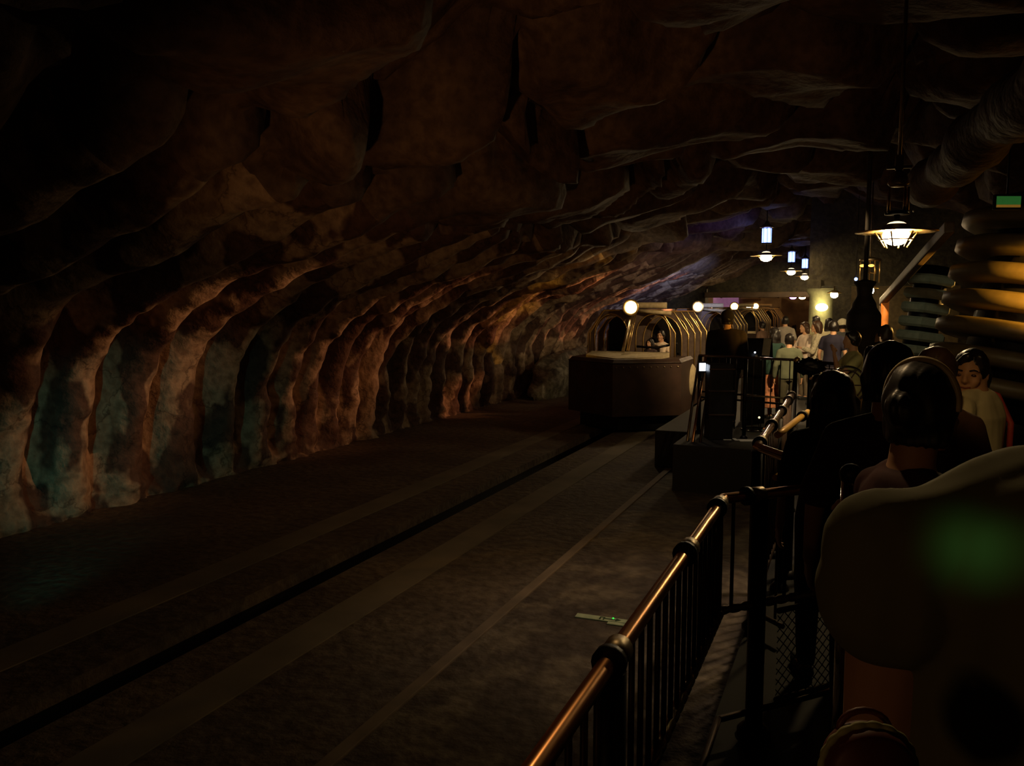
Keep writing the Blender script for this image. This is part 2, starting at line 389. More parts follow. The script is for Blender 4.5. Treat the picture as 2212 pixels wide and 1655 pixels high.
def mesh_panel(root, a, b, z0, z1, name='mesh_panel', arch=False):
    """chain link between two plan points"""
    o = root.location; a = Vector((*a, 0)); b = Vector((*b, 0)); d = (b - a); Ln = d.length; d.normalize(); h = z1 - z0
    mb = MB(); st_ = 0.045
    def P(s, t): q = a + d * s; return tuple(Vector((q.x, q.y, z0 + t)) - o)
    k = -h
    while k < Ln:
        s0, s1 = max(0, k), min(Ln, k + h)
        if s1 - s0 > 0.01:
            mb.tube([P(s0, s0 - k), P(s1, s1 - k)], 0.0025, 4)
            mb.tube([P(s0, h - (s0 - k)), P(s1, h - (s1 - k))], 0.0025, 4)
        k += st_
    mb.tube([P(0, 0), P(Ln, 0)], 0.012, 6).tube([P(0, h), P(Ln, h)], 0.012, 6)
    return mb.build(name, M_iron, root)
ZR = 1.85
q0 = PZ(1565, 1075, ZR); q1 = PZ(1820, 1047, ZR); s0 = Vector((q0.x + 0.0, 0.75, ZR))
def tpos(px, py): return PZ(px, py, ZR).y - 0.75
ra = railing('queue_railing', 'copper tube railing with brass collars along the queue edge in the foreground', [s0, q0 - Vector((0, 0.02, 0)), q0 + Vector((0.02, 0.0, 0)), q1],
             r=0.021, collars=(tpos(1350, 1415), tpos(1495, 1188), tpos(1557, 1090) - 0.01, (q0 - s0).length + 0.14), posts=(tpos(1350, 1415) - 0.04, (q0 - s0).length + 0.16), bal=0.09, mid=1.40, low=0.95, postr=0.035)
mesh_panel(ra, (q0.x + 0.2, lin(q0, q1, 0.4)[1]), (q1.x, q1.y), 0.98, 1.36)
# chrome post with a ball top at the end of the front railing
cpx = PD(1838, 1040, 2.42)
rt = empty('chrome_post', (cpx.x, cpx.y, 0.85), 0, 'shiny chrome post with black ball top, held by a hand', 'post')
hh = cpx.z - 0.85
MB().tube([(0, 0, 0), (0, 0, hh)], 0.027, 20).build('shaft', M_chrome, rt)
MB().ell((0, 0, hh + 0.02), (0.034, 0.034, 0.034), nu=20, nv=14).build('ball_top', M_black, rt)
MB().lathe([(0.06, 0), (0.06, 0.012), (0.026, 0.04)], seg=18).build('base', M_black, rt)
# second run of the queue edge railing, beyond the gap
b0 = PZ(1636, 966, ZR); b1 = PZ(1711, 853, ZR)
Tb = (b1 - b0).length
rb = railing('queue_railing', 'bright copper handrail with five dark rings rising towards the operator stand', [b0 + Vector((0.17, -0.16, -0.02)), b0, b1], r=0.024,
             collars=tuple(0.24 + Tb * k for k in (0.06, 0.32, 0.6, 0.85, 0.98)), posts=(0.24, 0.24 + Tb * 0.5, 0.24 + Tb), bal=0.12, low=0.95, M=mat('polished rose steel', (0.92, 0.66, 0.5), 0.2, 1.0, noise_amt=0.06))
c0 = PZ(1680, 940, ZR); c1 = PZ(1745, 890, ZR)
rc = railing('queue_railing', 'short ochre handrail slanting up between the queue lanes, upper one', [c0, c1], r=0.02, collars=(0.95,), posts=(0.5,), M=M_orangemetal)
d0 = PZ(1675, 1032, 1.58); d1 = PZ(1768, 980, 1.58)
rd = railing('queue_railing', 'low ochre handrail slanting up between the queue lanes, below the upper one', [d0, d1], r=0.019, collars=(0.5,), posts=(0.15, 1.0), M=M_orangemetal)
mesh_panel(rd, (d0.x + 0.2, d0.y + 0.4), (d1.x + 0.3, d1.y + 0.3), 0.98, 1.5)
# ------------------------------------------------------------------ operator stand
e0 = PZ(1510, 768, 1.88); e1 = PZ(1722, 778, 1.88)
Te = (e1 - e0).length
rr = railing('stand_railing', 'dark railing with bright top tube around the operator stand', [e0, e1], r=0.018, posts=(0.02, Te * 0.32, Te * 0.5, Te - 0.02), bal=0.13, zf=0.75, low=1.28, M=M_chrome, postr=0.028)
MB().tube([tuple(Vector((e0.x, e0.y, 1.36)) - rr.location), tuple(Vector((e1.x, e1.y, 1.36)) - rr.location)], 0.014, 8).build('middle_rail', M_collar, rr)
MB().ell(tuple(e1 - rr.location), (0.04, 0.04, 0.045)).build('finial', M_brass, rr)
for k, (a, b, cc) in enumerate(((PD(1510, 770, 12.1), PD(1478, 1000, 10.9), M_collar), (PD(1524, 772, 12.0), PD(1492, 985, 10.9), M_copper), (PD(1536, 790, 12.0), PD(1512, 960, 11.0), M_iron))):
    t = MB().tube([tuple(a), tuple(a.lerp(b, 0.5)), tuple(b)], 0.02, 10).build('stair_handrail', cc)
    tag(t, ['brownish steep stair handrail, leftmost of three beside the operator stand', 'copper steep stair handrail, middle of three beside the operator stand', 'dark steep stair handrail, rightmost of three beside the operator stand'][k], 'handrail', 'steep stair handrails')
p0 = PD(1722, 782, 11.3); p1 = PD(1700, 960, 10.4)
t = MB().tube([tuple(p0), tuple(p1)], 0.028, 12).build('slanted_post', M_orangemetal); tag(t, 'slanted ochre post at the right corner of the operator stand', 'post')
cab = PD(1553, 860, 11.3)
rt = empty('control_cabinet', (cab.x, cab.y, 0.75), 0.35, 'tall black control cabinet with grey ledges in front of the operator', 'cabinet')
MB().box((0, 0, 0.52), (0.33, 0.35, 1.04), bev=0.015).build('body', M_black, rt)
for z in (0.35, 0.68, 0.98): MB().box((0, -0.185, z), (0.35, 0.03, 0.02), bev=0.004).build('ledge', M_iron, rt)
sp = PD(1519, 793, 11.4)
rt = empty('monitor', (sp.x, sp.y, sp.z), 0.3, 'small glowing white screen left of the control cabinet', 'screen')
MB().box((0, 0.02, 0), (0.16, 0.03, 0.16), bev=0.008).build('casing', M_black, rt)
MB().box((-0.01, 0.0, 0), (0.085, 0.012, 0.11)).build('display', M_screen, rt)
MB().ell((0.085, -0.01, 0.01), (0.013, 0.008, 0.018)).build('indicator', M_screen, rt)
MB().box((0, 0.03, -0.1), (0.03, 0.03, 0.1)).build('bracket', M_black, rt)
ds = PD(1630, 750, 12.75)
rt = empty('control_desk', (ds.x, ds.y, 0.75), 0.25, 'dark sloped control desk with pale top edge beside the operator', 'desk')
hz = PD(1630, 732, 12.75).z - 0.75
M45 = Matrix.Rotation(-0.35, 3, 'X')
MB().box((0, 0.05, hz - 0.16), (0.56, 0.05, 0.34), M=M45).build('panel', M_black, rt)
MB().box((0, 0.12, hz), (0.56, 0.02, 0.012)).build('top_edge', M_chrome, rt)
MB().box((0, 0.05, (hz - 0.3) / 2), (0.34, 0.25, hz - 0.3)).build('pedestal', M_black, rt)
MB().ell((-0.0, -0.06, hz - 0.21), (0.014, 0.014, 0.014)).build('indicator', M_screen, rt)
MB().box((0.02, -0.07, hz - 0.28), (0.03, 0.02, 0.06)).build('switch_box', M_white, rt)
a = PD(1656, 750, 12.64)
t = MB().box((0, 0, 0), (0.115, 0.004, 0.27), M=Matrix.Rotation(0.25, 3, 'Z') @ Matrix.Rotation(-0.2, 3, 'X') @ Matrix.Rotation(0.12, 3, 'Y')).build('paper_sheet', M_paper, loc=a); tag(t, 'pale paper sheet hanging on the control desk', 'paper')
a = PZ(1632, 928, 0.755)
t = MB().lathe([(0.0, 0.0), (0.22, 0.0), (0.22, 0.012), (0.19, 0.02), (0.0, 0.022)], seg=32).build('floor_plate', M_chrome, loc=(a.x, a.y, 0.752)); tag(t, 'round shiny metal plate on the operator stand floor', 'plate')
for k, (px, py) in enumerate(((1607, 908), (1640, 902))):  # glowing beads on stems, put in for dots of reflected light
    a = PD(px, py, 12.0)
    t = MB().ell((0, 0, 0), (0.016, 0.016, 0.016)).build('glint_dot', mat('dim yellow glint', (1, 0.9, 0.5), 0.4, emit=(1, 0.85, 0.45), es=1.6, noise_amt=0), loc=a)
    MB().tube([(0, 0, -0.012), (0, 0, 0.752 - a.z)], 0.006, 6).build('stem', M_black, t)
    tag(t, ('left' if k == 0 else 'right') + ' one of two small glowing yellow glints above the round plate', 'light', 'yellow glints at the operator stand')
for k, (x0, x1, y) in enumerate(((1540, 1548, 946), (1560, 1577, 948), (1584, 1592, 949), (1596, 1634, 951))):  # thin white slabs in a row near the front of the stand floor
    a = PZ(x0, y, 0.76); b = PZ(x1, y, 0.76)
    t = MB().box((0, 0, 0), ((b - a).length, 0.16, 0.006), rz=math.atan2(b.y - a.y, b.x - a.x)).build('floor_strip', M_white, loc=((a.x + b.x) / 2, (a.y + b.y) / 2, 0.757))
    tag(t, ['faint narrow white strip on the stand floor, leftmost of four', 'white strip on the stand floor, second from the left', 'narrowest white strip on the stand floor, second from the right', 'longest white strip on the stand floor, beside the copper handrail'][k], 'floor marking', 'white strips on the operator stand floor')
# gate to the right of the stand
g0 = PZ(1745, 781, 1.9); g1 = PZ(1850, 790, 1.9)
rg = railing('queue_gate', 'dark barred gate railing right of the operator stand', [g0, g1], r=0.02, posts=(0.05, (g1 - g0).length - 0.02), bal=0.08, low=1.0, M=M_iron)
a = PD(1750, 792, 10.0)
def shag(q, p): return p * (1 + 0.35 * noise.noise(q * 6) + 0.2 * noise.noise(q * 15))
t = MB().ell((0, 0, 0), (0.17, 0.08, 0.1), nu=40, nv=24, disp=shag).build('dark_garland', M_black, loc=a); tag(t, 'shaggy black leafy bundle on the gate beside the ochre post', 'garland')
a = PD(1829, 832, 8.3)
rt = empty('hand_wheel', a, 0.2, 'dark hand wheel with a bright rim behind the dark-haired head', 'wheel')
def ring(R, r, n=40, plane='xz', c=(0, 0, 0)):
    pts = [(c[0] + R * math.cos(2 * math.pi * k / n), c[1], c[2] + R * math.sin(2 * math.pi * k / n)) for k in range(n + 1)]
    return MB().tube(pts, r, 10, cap=False)
ring(0.19, 0.012).build('rim', M_chrome, rt); ring(0.15, 0.008).build('inner_rim', M_iron, rt)
for k in range(6):
    g = k * math.pi / 3; MB().tube([(0, 0, 0), (0.19 * math.cos(g), 0, 0.19 * math.sin(g))], 0.007, 6).build('spoke', M_iron, rt)
MB().ell((0, 0, 0), (0.03, 0.03, 0.03)).build('hub', M_iron, rt)
MB().tube([(0, 0.03, 0), (0, 0.03, 0.85 - a.z)], 0.03, 10).build('stand', M_iron, rt)
# guide plate with arrow lying on the walkway
a = PZ(1310, 1337, 0.13)
rt = empty('floor_sign', (a.x, a.y, 0.122), -0.06, 'pale green floor sign strip with arrow and tiny green light', 'sign')
b0_ = PZ(1246, 1327, 0.13); b1_ = PZ(1378, 1345, 0.13); rt.rotation_euler.z = math.atan2(b1_.y - b0_.y, b1_.x - b0_.x); hw = (b1_ - b0_).length / 2
MB().box((0, 0, 0.004), (hw * 2, 0.08, 0.008)).build('plate', mat('pale luminous plate', (0.42, 0.45, 0.27), 0.6, emit=(0.25, 0.3, 0.12), es=0.03), rt)
MB().box((hw * .55, -0.06, 0.004), (hw * 0.9, 0.06, 0.008)).build('lower_plate', mat('pale luminous plate', (0.4, 0.4, 0.27)), rt)
dk = mat('dark sign ink', (0.04, 0.07, 0.03), 0.7)
mb = MB(); mb.box((0.03, 0, 0.009), (0.09, 0.012, 0.003)); mb.add([(0.075, -0.03, 0.0105), (0.12, 0.0, 0.0105), (0.075, 0.03, 0.0105)], [(0, 1, 2)], False); mb.build('arrow', dk, rt)
mb = MB(); mb.box((-0.05, 0, 0.009), (0.012, 0.05, 0.003)).box((-0.02, 0.0, 0.009), (0.012, 0.05, 0.003)).box((-0.035, 0.022, 0.009), (0.04, 0.01, 0.003)); mb.build('pictogram', dk, rt)
MB().ell((0.05, 0.02, 0.012), (0.008, 0.008, 0.006)).build('green_light', mat('green led', (0.1, 1, 0.2), 0.4, emit=(0.06, 1.0, 0.10), es=0.9, noise_amt=0), rt)
# ------------------------------------------------------------------ hanging lamps
def hang_lamp(loc, label, blue=True, R=0.35, br=0.1, top=0.6, group='hanging saucer lamps over the station'):
    rt = empty('hanging_lamp', loc, 0.0, label, 'lamp', group)
    MB().lathe([(0.02, br * .62), (br * 0.8, br * .5), (br * 1.12, 0.012), (R, 0.0), (R, 0.006), (br * 1.2, 0.022), (br * 0.86, br * .5 + 0.01), (0.02, br * .62 + 0.012)], seg=40).build('saucer', M_brass, rt)
    MB().ell((0, 0, -br * 0.28), (br, br, br * 0.74), nu=20, nv=14).build('bulb', M_bulb if blue else M_bulb1, rt)
    MB().lathe([(br * 1.0, br * .12), (br * 0.88, br * .55), (br * .5, br * .78), (0.02, br * .84)], seg=24).build('glow_cap', mat('bulb glow cap', (1, 0.9, 0.7), 0.5, emit=(1.0, 0.75, 0.4), es=2.2, noise_amt=0), rt)  # faintly emissive cap added for the bulb glow above the saucer
    for k in range(6):
        g = k * math.pi / 3 + 0.26; cx, cy = math.cos(g), math.sin(g)
        MB().tube([(cx * R * .53, cy * R * .53, 0.0), (cx * R * .4, cy * R * .4, -0.05), (cx * br * 0.85, cy * br * 0.85, -0.105)], 0.006, 6).build('cage_wire', M_brass, rt)
    ring_ = [(R * .4 * math.cos(2 * math.pi * k / 32), R * .4 * math.sin(2 * math.pi * k / 32), -0.05) for k in range(33)]
    MB().tube(ring_, 0.005, 6, cap=False).build('cage_ring', M_brass, rt)
    if blue:
        MB().tube([(0, 0, 0.04), (0, 0, 0.28)], 0.012, 8).build('lower_stem', M_black, rt)
        for k in range(6):
            g = k * math.pi / 3; MB().tube([(0.075 * math.cos(g), 0.075 * math.sin(g), 0.30), (0.075 * math.cos(g), 0.075 * math.sin(g), 0.62)], 0.03, 10).build('blue_tube', M_blue, rt)
        for k in range(8):
            g = k * math.pi / 4 + .2; MB().tube([(0.115 * math.cos(g), 0.115 * math.sin(g), 0.28), (0.115 * math.cos(g), 0.115 * math.sin(g), 0.66)], 0.005, 5).build('guard_rod', M_black, rt)
        MB().lathe([(0.12, 0.27), (0.12, 0.295), (0.02, 0.3)], seg=20).build('bottom_cap', M_black, rt)
        MB().lathe([(0.16, 0.64), (0.16, 0.66), (0.06, 0.72), (0.02, 0.8)], seg=20).build('top_cap', M_collar, rt)
        MB().tube([(0, 0, 0.7), (0, 0, top)], 0.012, 8).build('ceiling_rod', M_black, rt)
    else:
        for (x, y) in ((-0.055, 0), (0.045, 0.0), (0.065, 0.03)):
            MB().tube([(x, y, 0.14), (x, y, 0.31)], 0.010, 8).build('stem_tube', M_brass, rt)
        MB().lathe([(0.08, 0.12), (0.08, 0.14), (0.02, 0.15)], seg=20).build('lower_hub', M_black, rt)
        MB().tube([(0, 0, 0.02), (0, 0, 0.13)], 0.02, 8).build('lower_stem', M_black, rt)
        MB().lathe([(0.05, 0.31), (0.07, 0.33), (0.05, 0.4), (0.02, 0.42)], seg=16).build('upper_hub', M_collar, rt)
        MB().box((0, 0, 0.44), (0.16, 0.03, 0.02)).box((0, 0, 0.47), (0.05, 0.05, 0.1)).build('crossbar', M_collar, rt)
        MB().tube([(0, 0, 0.5), (0, 0, top)], 0.012, 8).build('ceiling_rod', M_collar, rt)
        for k in range(3):
            MB().ell(((-0.06, 0.07, 0.1)[k], -0.05, 0.135), (0.008, 0.008, 0.008)).build('bead', M_white, rt)
    return rt
hang_lamp(PD(1936, 502, 5.6), 'nearest and largest saucer lamp, hanging at the right over the queue', False, R=0.265, br=0.088, top=1.9)
for k, (px, py, d, lb) in enumerate(((1655, 553, 18.5, 'saucer lamp under a blue glowing tube cluster, left and nearest of three'), (1709, 586, 26.6, 'saucer lamp under a blue glowing tube cluster, middle of three'), (1738, 597, 29.6, 'smallest saucer lamp under a blue glowing tube cluster, right of three'))):
    hang_lamp(PD(px, py, d), lb, True, br=0.125, top=1.3)
for px, py, d, lb in ((1802, 637, 19, 'small lamp bulb on a branched stem right of the glowing wall lamp'), (1877, 628, 14.5, 'small bright bulb under a brass lantern cage beside the long beam')):
    loc = PD(px, py, d); rt = empty('pendant_lamp', loc, 0, lb, 'lamp')
    MB().ell((0, 0, 0), (0.085, 0.085, 0.075)).build('bulb', M_bulb, rt)
    MB().lathe([(0.02, 0.09), (0.17, 0.04), (0.175, 0.045), (0.03, 0.11)], seg=24).build('saucer', M_brass, rt)
    MB().tube([(0, 0, 0.08), (0, 0, 2.3)], 0.012, 8).build('rod', M_collar, rt)
    for k in range(3):
        g = k * 2.1; MB().tube([(0, 0, 0.32), (0.1 * math.cos(g), 0.1 * math.sin(g), 0.30), (0.1 * math.cos(g), 0.1 * math.sin(g), 0.38)], 0.008, 6).build('branch', M_brass, rt)
    if px > 1850:
        for k in range(6):
            g = k * math.pi / 3; MB().tube([(0.16 * math.cos(g), 0.16 * math.sin(g), 0.14), (0.16 * math.cos(g), 0.16 * math.sin(g), 0.55)], 0.014, 6).build('cage_rod', M_brass, rt)
        MB().lathe([(0.18, 0.53), (0.18, 0.56), (0.03, 0.6)], seg=20).build('cage_cap', M_collar, rt)
        for x in (-0.12, 0.02):
            MB().ell((x, -0.1, 0.44), (0.05, 0.03, 0.025)).build('amber_glass', mat('amber glass', (1, 0.5, 0.1), 0.3, emit=(1, 0.45, 0.08), es=2.5, noise_amt=0), rt)
t = MB().ell((0, 0, 0), (0.035, 0.035, 0.035)).build('blue_light', M_blue, loc=PD(1849, 603, 17)); MB().tube([(0, 0, 0.03), (0, 0, 1.9)], 0.006, 6).build('rod', M_black, t); tag(t, 'tiny blue light dot left of the brass lantern cage', 'light')
for k, (px, py, m, lb) in enumerate(((1713, 643, mat('violet glass', (0.8, 0.5, 1), 0.4, emit=(0.6, 0.25, 1.0), es=6, noise_amt=0), 'small violet spotlight under the far portal lintel'), (1733, 643, M_bulb2, 'small warm spotlight under the far portal lintel'))):
    t = MB().ell((0, 0, 0), (0.13, 0.08, 0.07)).tube([(0, 0, 0.05), (0, 0, 0.3)], 0.03, 6).build('spotlight', m, loc=PD(px, py, 33.5)); tag(t, lb, 'spotlight')
# pillar with the glowing sconce, back wall right, curvy dark pillar
plr = PD(1772, 700, 21.0)
o = MB().lathe([(0.34, 0), (0.34, 0.25), (0.29, 0.32), (0.29, 2.25), (0.36, 2.35), (0.36, 2.44)], seg=32).build('round_pillar', mat('pale green plaster', (0.5, 0.5, 0.28), 0.7, noise_amt=0.15), loc=(plr.x, plr.y, 0.6)); tag(o, 'pale green round pillar behind the glowing wall lamp', 'pillar')
sc_ = PD(1775, 664, 20.55)
rt = empty('wall_lamp', sc_, 0, 'bright oval wall lamp on the pale green pillar', 'lamp')
MB().ell((0, 0, 0), (0.15, 0.07, 0.10)).build('glass', mat('sconce glass', (1, 0.9, 0.6), 0.4, emit=(1.0, 0.82, 0.36), es=13, noise_amt=0), rt)
MB().box((0, 0.1, 0), (0.12, 0.14, 0.08), bev=0.01).build('bracket', M_iron, rt)
o = MB().box((0, 0, 0), (2.6, 0.2, 5.0)).build('wall_partition', mat('tan wall panel', (0.2, 0.14, 0.065), 0.7), loc=(1.1, 24.0, 3.1)); tag(o, kind='structure'); o.name = 'wall_right_end'
cp = PD(1866, 680, 11.5)
prof = [(0.12, 0.0), (0.11, 0.5), (0.10, 1.0), (0.16, 1.3), (0.23, 1.47), (0.23, 1.6), (0.16, 1.75), (0.10, 1.9), (0.11, 2.0), (0.15, 2.08), (0.03, 2.12), (0.03, 4.1)]
prof = [lin(prof[i], prof[i + 1], (1 - math.cos(math.pi * k / 6)) / 2)[:1] + (prof[i][1] + (prof[i + 1][1] - prof[i][1]) * k / 6,) for i in range(len(prof) - 1) for k in range(6)] + [prof[-1]]
o = MB().lathe(prof, seg=32).build('carved_pillar', mat('dark carved wood', (0.03, 0.022, 0.015), 0.7), loc=(cp.x, cp.y, 0.85)); tag(o, 'dark bulging carved pillar behind the queue', 'pillar')
# long beam and its post
A = PD(1906, 652, 13.5); B = PD(2052, 490, 8.4)
def bar_obj(name, A, B, w_, h_, m, label, cat):
    d = (B - A); M = d.to_track_quat('Y', 'Z').to_matrix(); mb = MB().box((0, 0, 0), (w_, d.length, h_), M=M, bev=0.02)
    o = mb.build(name, m, loc=(A + B) / 2); tag(o, label, cat); return o
bar_obj('ceiling_beam', A, B, 0.10, 0.12, M_beam, 'long slanting brown beam behind the largest lamp', 'beam')
pp = A; mb = MB().tube([(0, 0, 0.85 - pp.z), (0, 0, -0.02)], 0.045, 10).build('beam_post', M_beam, loc=pp); tag(mb, 'upright brown post under the lower end of the long beam', 'post')
a = PD(1911, 680, 13.3); t = MB().lathe([(0.05, -0.25), (0.062, -0.2), (0.062, 0.28), (0.04, 0.32)], seg=16).build('orange_sleeve', mat('orange sleeve', (0.75, 0.25, 0.05), 0.5, emit=(0.9, 0.22, 0.03), es=0.12), loc=a); tag(t, 'orange glowing tube beside the post under the long beam', 'tube light')  # orange cylinder with a slightly emissive colour
# rock soffit above it
A = PD(2000, 408, 9.0); B = PD(2330, 120, 4.6); pts = [A.lerp(B, k / 30) for k in range(31)]
def rr_(t): return 0.22 + 0.07 * noise.noise(Vector((t * 7, 0, 0))) + 0.03 * noise.noise(Vector((t * 25, 1, 0)))
o = MB().tube([tuple(p + Vector((0, 0, 0.08 * noise.noise(p * 1.5)))) for p in pts], 0.2, 14, rf=rr_).build('trim_9', M_ceil); tag(o, kind='structure')
# ------------------------------------------------------------------ ribbed drums
def drum(name, c, R, thick, step, n, seg, m, label, tilt, z0):
    rt = empty(name, (c.x, c.y, 0.85), 0, label, 'machine')
    M = Matrix.Rotation(YAW, 3, 'Z') @ Matrix.Rotation(tilt, 3, 'Y')
    base = Vector((0, 0, z0 - 0.85))
    for k in range(n):
        h = thick / 2
        p = [(R * .6, -h), (R * .9, -h * 1.0), (R, -h * .55), (R, h * .55), (R * 0.9, h), (R * .6, h)]
        MB().lathe([(r, z) for r, z in p], base + M @ Vector((0, 0, k * step)), seg, M=M, smooth=seg > 12).build('plate', m, rt)
    MB().lathe([(R * .62, -step), (R * .62, n * step)], base, 24, M=M).build('core', M_black, rt)
    MB().lathe([(R * .5, 0.0), (R * .5, z0 - 0.8)], (0, 0, 0), 24).build('base', M_black, rt)
    return rt
c = PD(2200, 670, 9.2)
zc = PD(2200, 830, 9.2).z
drum('ribbed_drum', c, 0.96, 0.19, 0.31, 7, 64, mat('ochre metal plate', (0.12, 0.085, 0.035), 0.5, 0.0, noise_amt=0.15), 'large drum of stacked rounded plates glowing amber at the right edge', math.radians(12), zc - 0.1)
c = PD(1985, 700, 11.8); zc = PD(1985, 758, 11.8).z
drum('ribbed_drum', c, 0.36, 0.14, 0.205, 6, 6, mat('grey plate metal', (0.42, 0.42, 0.33), 0.5, 0.1, noise_amt=0.15), 'small stack of six-sided plates left of the large amber drum', math.radians(8), zc)
spot((3.7, 7.9, 2.9), (1.6, 10.58, 2.72), 3600, (1.0, 0.5, 0.06), 25, 0.5, 0.04)  # unseen amber spots on the two plate stacks
spot((2.5, 14.4, 3.0), (1.1, 12.4, 2.6), 160, (1.0, 0.5, 0.1), 30, 0.5, 0.04)
# hanging sign above
a = PD(2175, 437, 8.0)
rt = empty('hanging_sign', a, YAW, 'glowing green rectangular sign high at the right edge', 'sign')
MB().box((0, 0, 0.0), (0.26, 0.05, 0.15), bev=0.006).build('housing', M_black, rt)
MB().box((0, -0.03, 0.015), (0.235, 0.01, 0.08)).build('green_face', M_green, rt)
MB().box((0, -0.03, -0.04), (0.235, 0.01, 0.025)).build('amber_strip', M_ambersign, rt)
MB().tube([(0, 0, 0.07), (0, 0, 0.9)], 0.01, 8).build('rod', M_black, rt)
# ------------------------------------------------------------------ ride cars
def frame_panel(y, hw, zs, zt, tw, zb, arches, root, th=0.045):
    bm = bmesh.new(); outer = [(-hw, zb), (-hw, zs), (-tw, zt), (tw, zt), (hw, zs), (hw, zb)]
    loops = [outer]
    for (cx, aw, az, ab) in arches:
        lp = [(cx - aw, ab)]
        for k in range(13):
            g = math.pi - math.pi * k / 12; lp.append((cx + aw * math.cos(g), az - aw * 1.25 + aw * 1.25 * math.sin(g)))
        lp.append((cx + aw, ab)); loops.append(lp)
    ed = []
    for lp in loops:
        vs = [bm.verts.new((a, 0, b)) for a, b in lp]
        for i in range(len(vs)): ed.append(bm.edges.new((vs[i], vs[(i + 1) % len(vs)])))
    bmesh.ops.triangle_fill(bm, use_beauty=True, use_dissolve=False, edges=ed)
    r = bmesh.ops.extrude_face_region(bm, geom=bm.faces[:])
    for v in r['geom']:
        if isinstance(v, bmesh.types.BMVert): v.co.y += th
    bm.verts.index_update(); mb = MB(); mb.add([v.co + Vector((0, y, 0)) for v in bm.verts], [[v.index for v in f.verts] for f in bm.faces], False); bm.free()
    fo = mb.build('canopy_frame', M_panel, root)
    for i, lp in enumerate(loops):
        pts = [(a, y - 0.005, b) for a, b in lp]
        MB().tube(pts, 0.016 if i == 0 else 0.014, 6).build('brass_rim', M_brass, fo)
    return fo
def make_car():
    rt = empty('ride_car', (0, 0, 0)); 
    def fz(a, b, h): return (a, b, h)
    mb = MB(); mb.prism([(-1.2, 0.8), (0, 0), (1.2, 0.8), (1.2, 2.1), (-1.2, 2.1)], fz, 0.38, 1.45)
    mb.prism([(-1.2, 0.8), (0, 0), (1.2, 0.8), (1.2, 2.1), (-1.2, 2.1)], lambda a, b, h: (a * (1 if h < 1.48 else 0.95), b if h < 1.48 else b * .95 + .08, h), 1.452, 1.52)
    ns = mb.build('nose', M_carbody, rt)
    for k in range(10):
        t = (k + .5) / 10; MB().ell((1.2 * t, 0.8 * t - 0.01, 1.37), (0.018, 0.012, 0.018), nu=8, nv=6).build('rivet', M_collar, ns)
    MB().tube([(-1.2, .79, 1.452), (0, -0.01, 1.452), (1.2, .79, 1.452)], 0.012, 6).build('trim_line', M_iron, ns)
    MB().prism([(-1.0, 1.0), (0, 0.4), (1.0, 1.0), (1.0, 6.6), (-1.0, 6.6)], fz, 0.05, 0.40).build('skirt', M_black, rt)
    MB().box((0, 4.45, 0.6), (2.3, 4.6, 0.4)).box((-1.12, 4.45, 0.9), (0.07, 4.6, 0.5)).box((1.12, 4.45, 0.9), (0.07, 4.6, 0.5)).box((0, 6.7, 1.1), (2.3, 0.1, 1.0)).build('tub', M_carbody, rt)
    MB().tube([(1.15, 2.1, 1.17), (1.15, 6.75, 1.17)], 0.02, 6).build('side_rail', M_brass, rt)
    MB().tube([(-1.15, 2.1, 1.17), (-1.15, 6.75, 1.17)], 0.02, 6).build('side_rail', M_brass, rt)
    for s in (-1, 1):
        MB().ell((s * 1.16, 2.0, 1.0), (0.14, 0.34, 0.36)).build('fender', M_canvas, rt)
    MB().prism([(-0.8, 0.75), (0, 0.3), (0.8, 0.75), (0.85, 1.3), (-0.85, 1.3)], lambda a, b, h: (a, b, h if h < 1.53 else 1.53 + 0.09 * (b - 0.3)), 1.52, 1.62).build('hood', M_canvas, rt)
    ys = [1.45, 1.9, 2.65, 3.4, 4.15]
    MB().box((0, 2.72, 1.8), (1.75, 0.05, 1.1)).box((0, 2.72, 2.38), (1.3, 0.05, 0.1)).build('dark_backing', M_black, rt)  # black sheet added to make the cabin behind the riders dark
    frame_panel(ys[0], 0.93, 2.02, 2.50, 0.62, 1.50, [(0.46, 0.37, 2.42, 1.53), (-0.46, 0.37, 2.42, 1.53)], rt)
    for y in ys[1:]:
        frame_panel(y, 1.12, 1.98, 2.46, 0.80, 1.15, [(0.56, 0.42, 2.38, 1.2), (-0.56, 0.42, 2.38, 1.2)], rt, 0.03)
    MB().box((0, 3.0, 2.49), (0.5, 3.3, 0.05), bev=0.01).build('roof_spine', M_panel, rt)
    cr = MB().tube([(0.05 + 0.1 * k, 1.40 + 0.015 * (k % 2), 2.60) for k in range(8)], 0.065, 12).build('canvas_roll', M_canvas, rt)
    MB().tube([(0.12, 1.33, 2.5), (0.12, 1.33, 2.66)], 0.025, 6).build('strap', M_black, cr)
    MB().tube([(0.1, 1.36, 2.5), (0.5, 1.3, 2.46), (0.85, 1.4, 2.44)], 0.04, 8).build('canvas_fold', M_canvas, cr)
    MB().tube([(-0.03, 0.85, 1.64), (0.05, 1.2, 2.40)], 0.035, 10).build('lamp_post', M_collar, rt)
    for x in (0.03, 0.07): MB().tube([(x, 0.93, 1.66), (x + .06, 1.3, 2.45)], 0.012, 6).build('conduit', M_brass, rt)
    Mx = Matrix.Rotation(math.pi / 2, 3, 'X')
    hl = MB().lathe([(0.10, 0.03), (0.125, 0.035), (0.165, 0.06), (0.178, 0.04), (0.165, -0.03), (0.12, -0.1), (0.04, -0.14)], (0.05, 1.16, 2.56), 32, M=Mx).build('headlamp', M_brass, rt)
    MB().ell((0.05, 1.10, 2.56), (0.10, 0.045, 0.10), nu=24, nv=14).build('headlamp_glass', M_bulb2, hl)
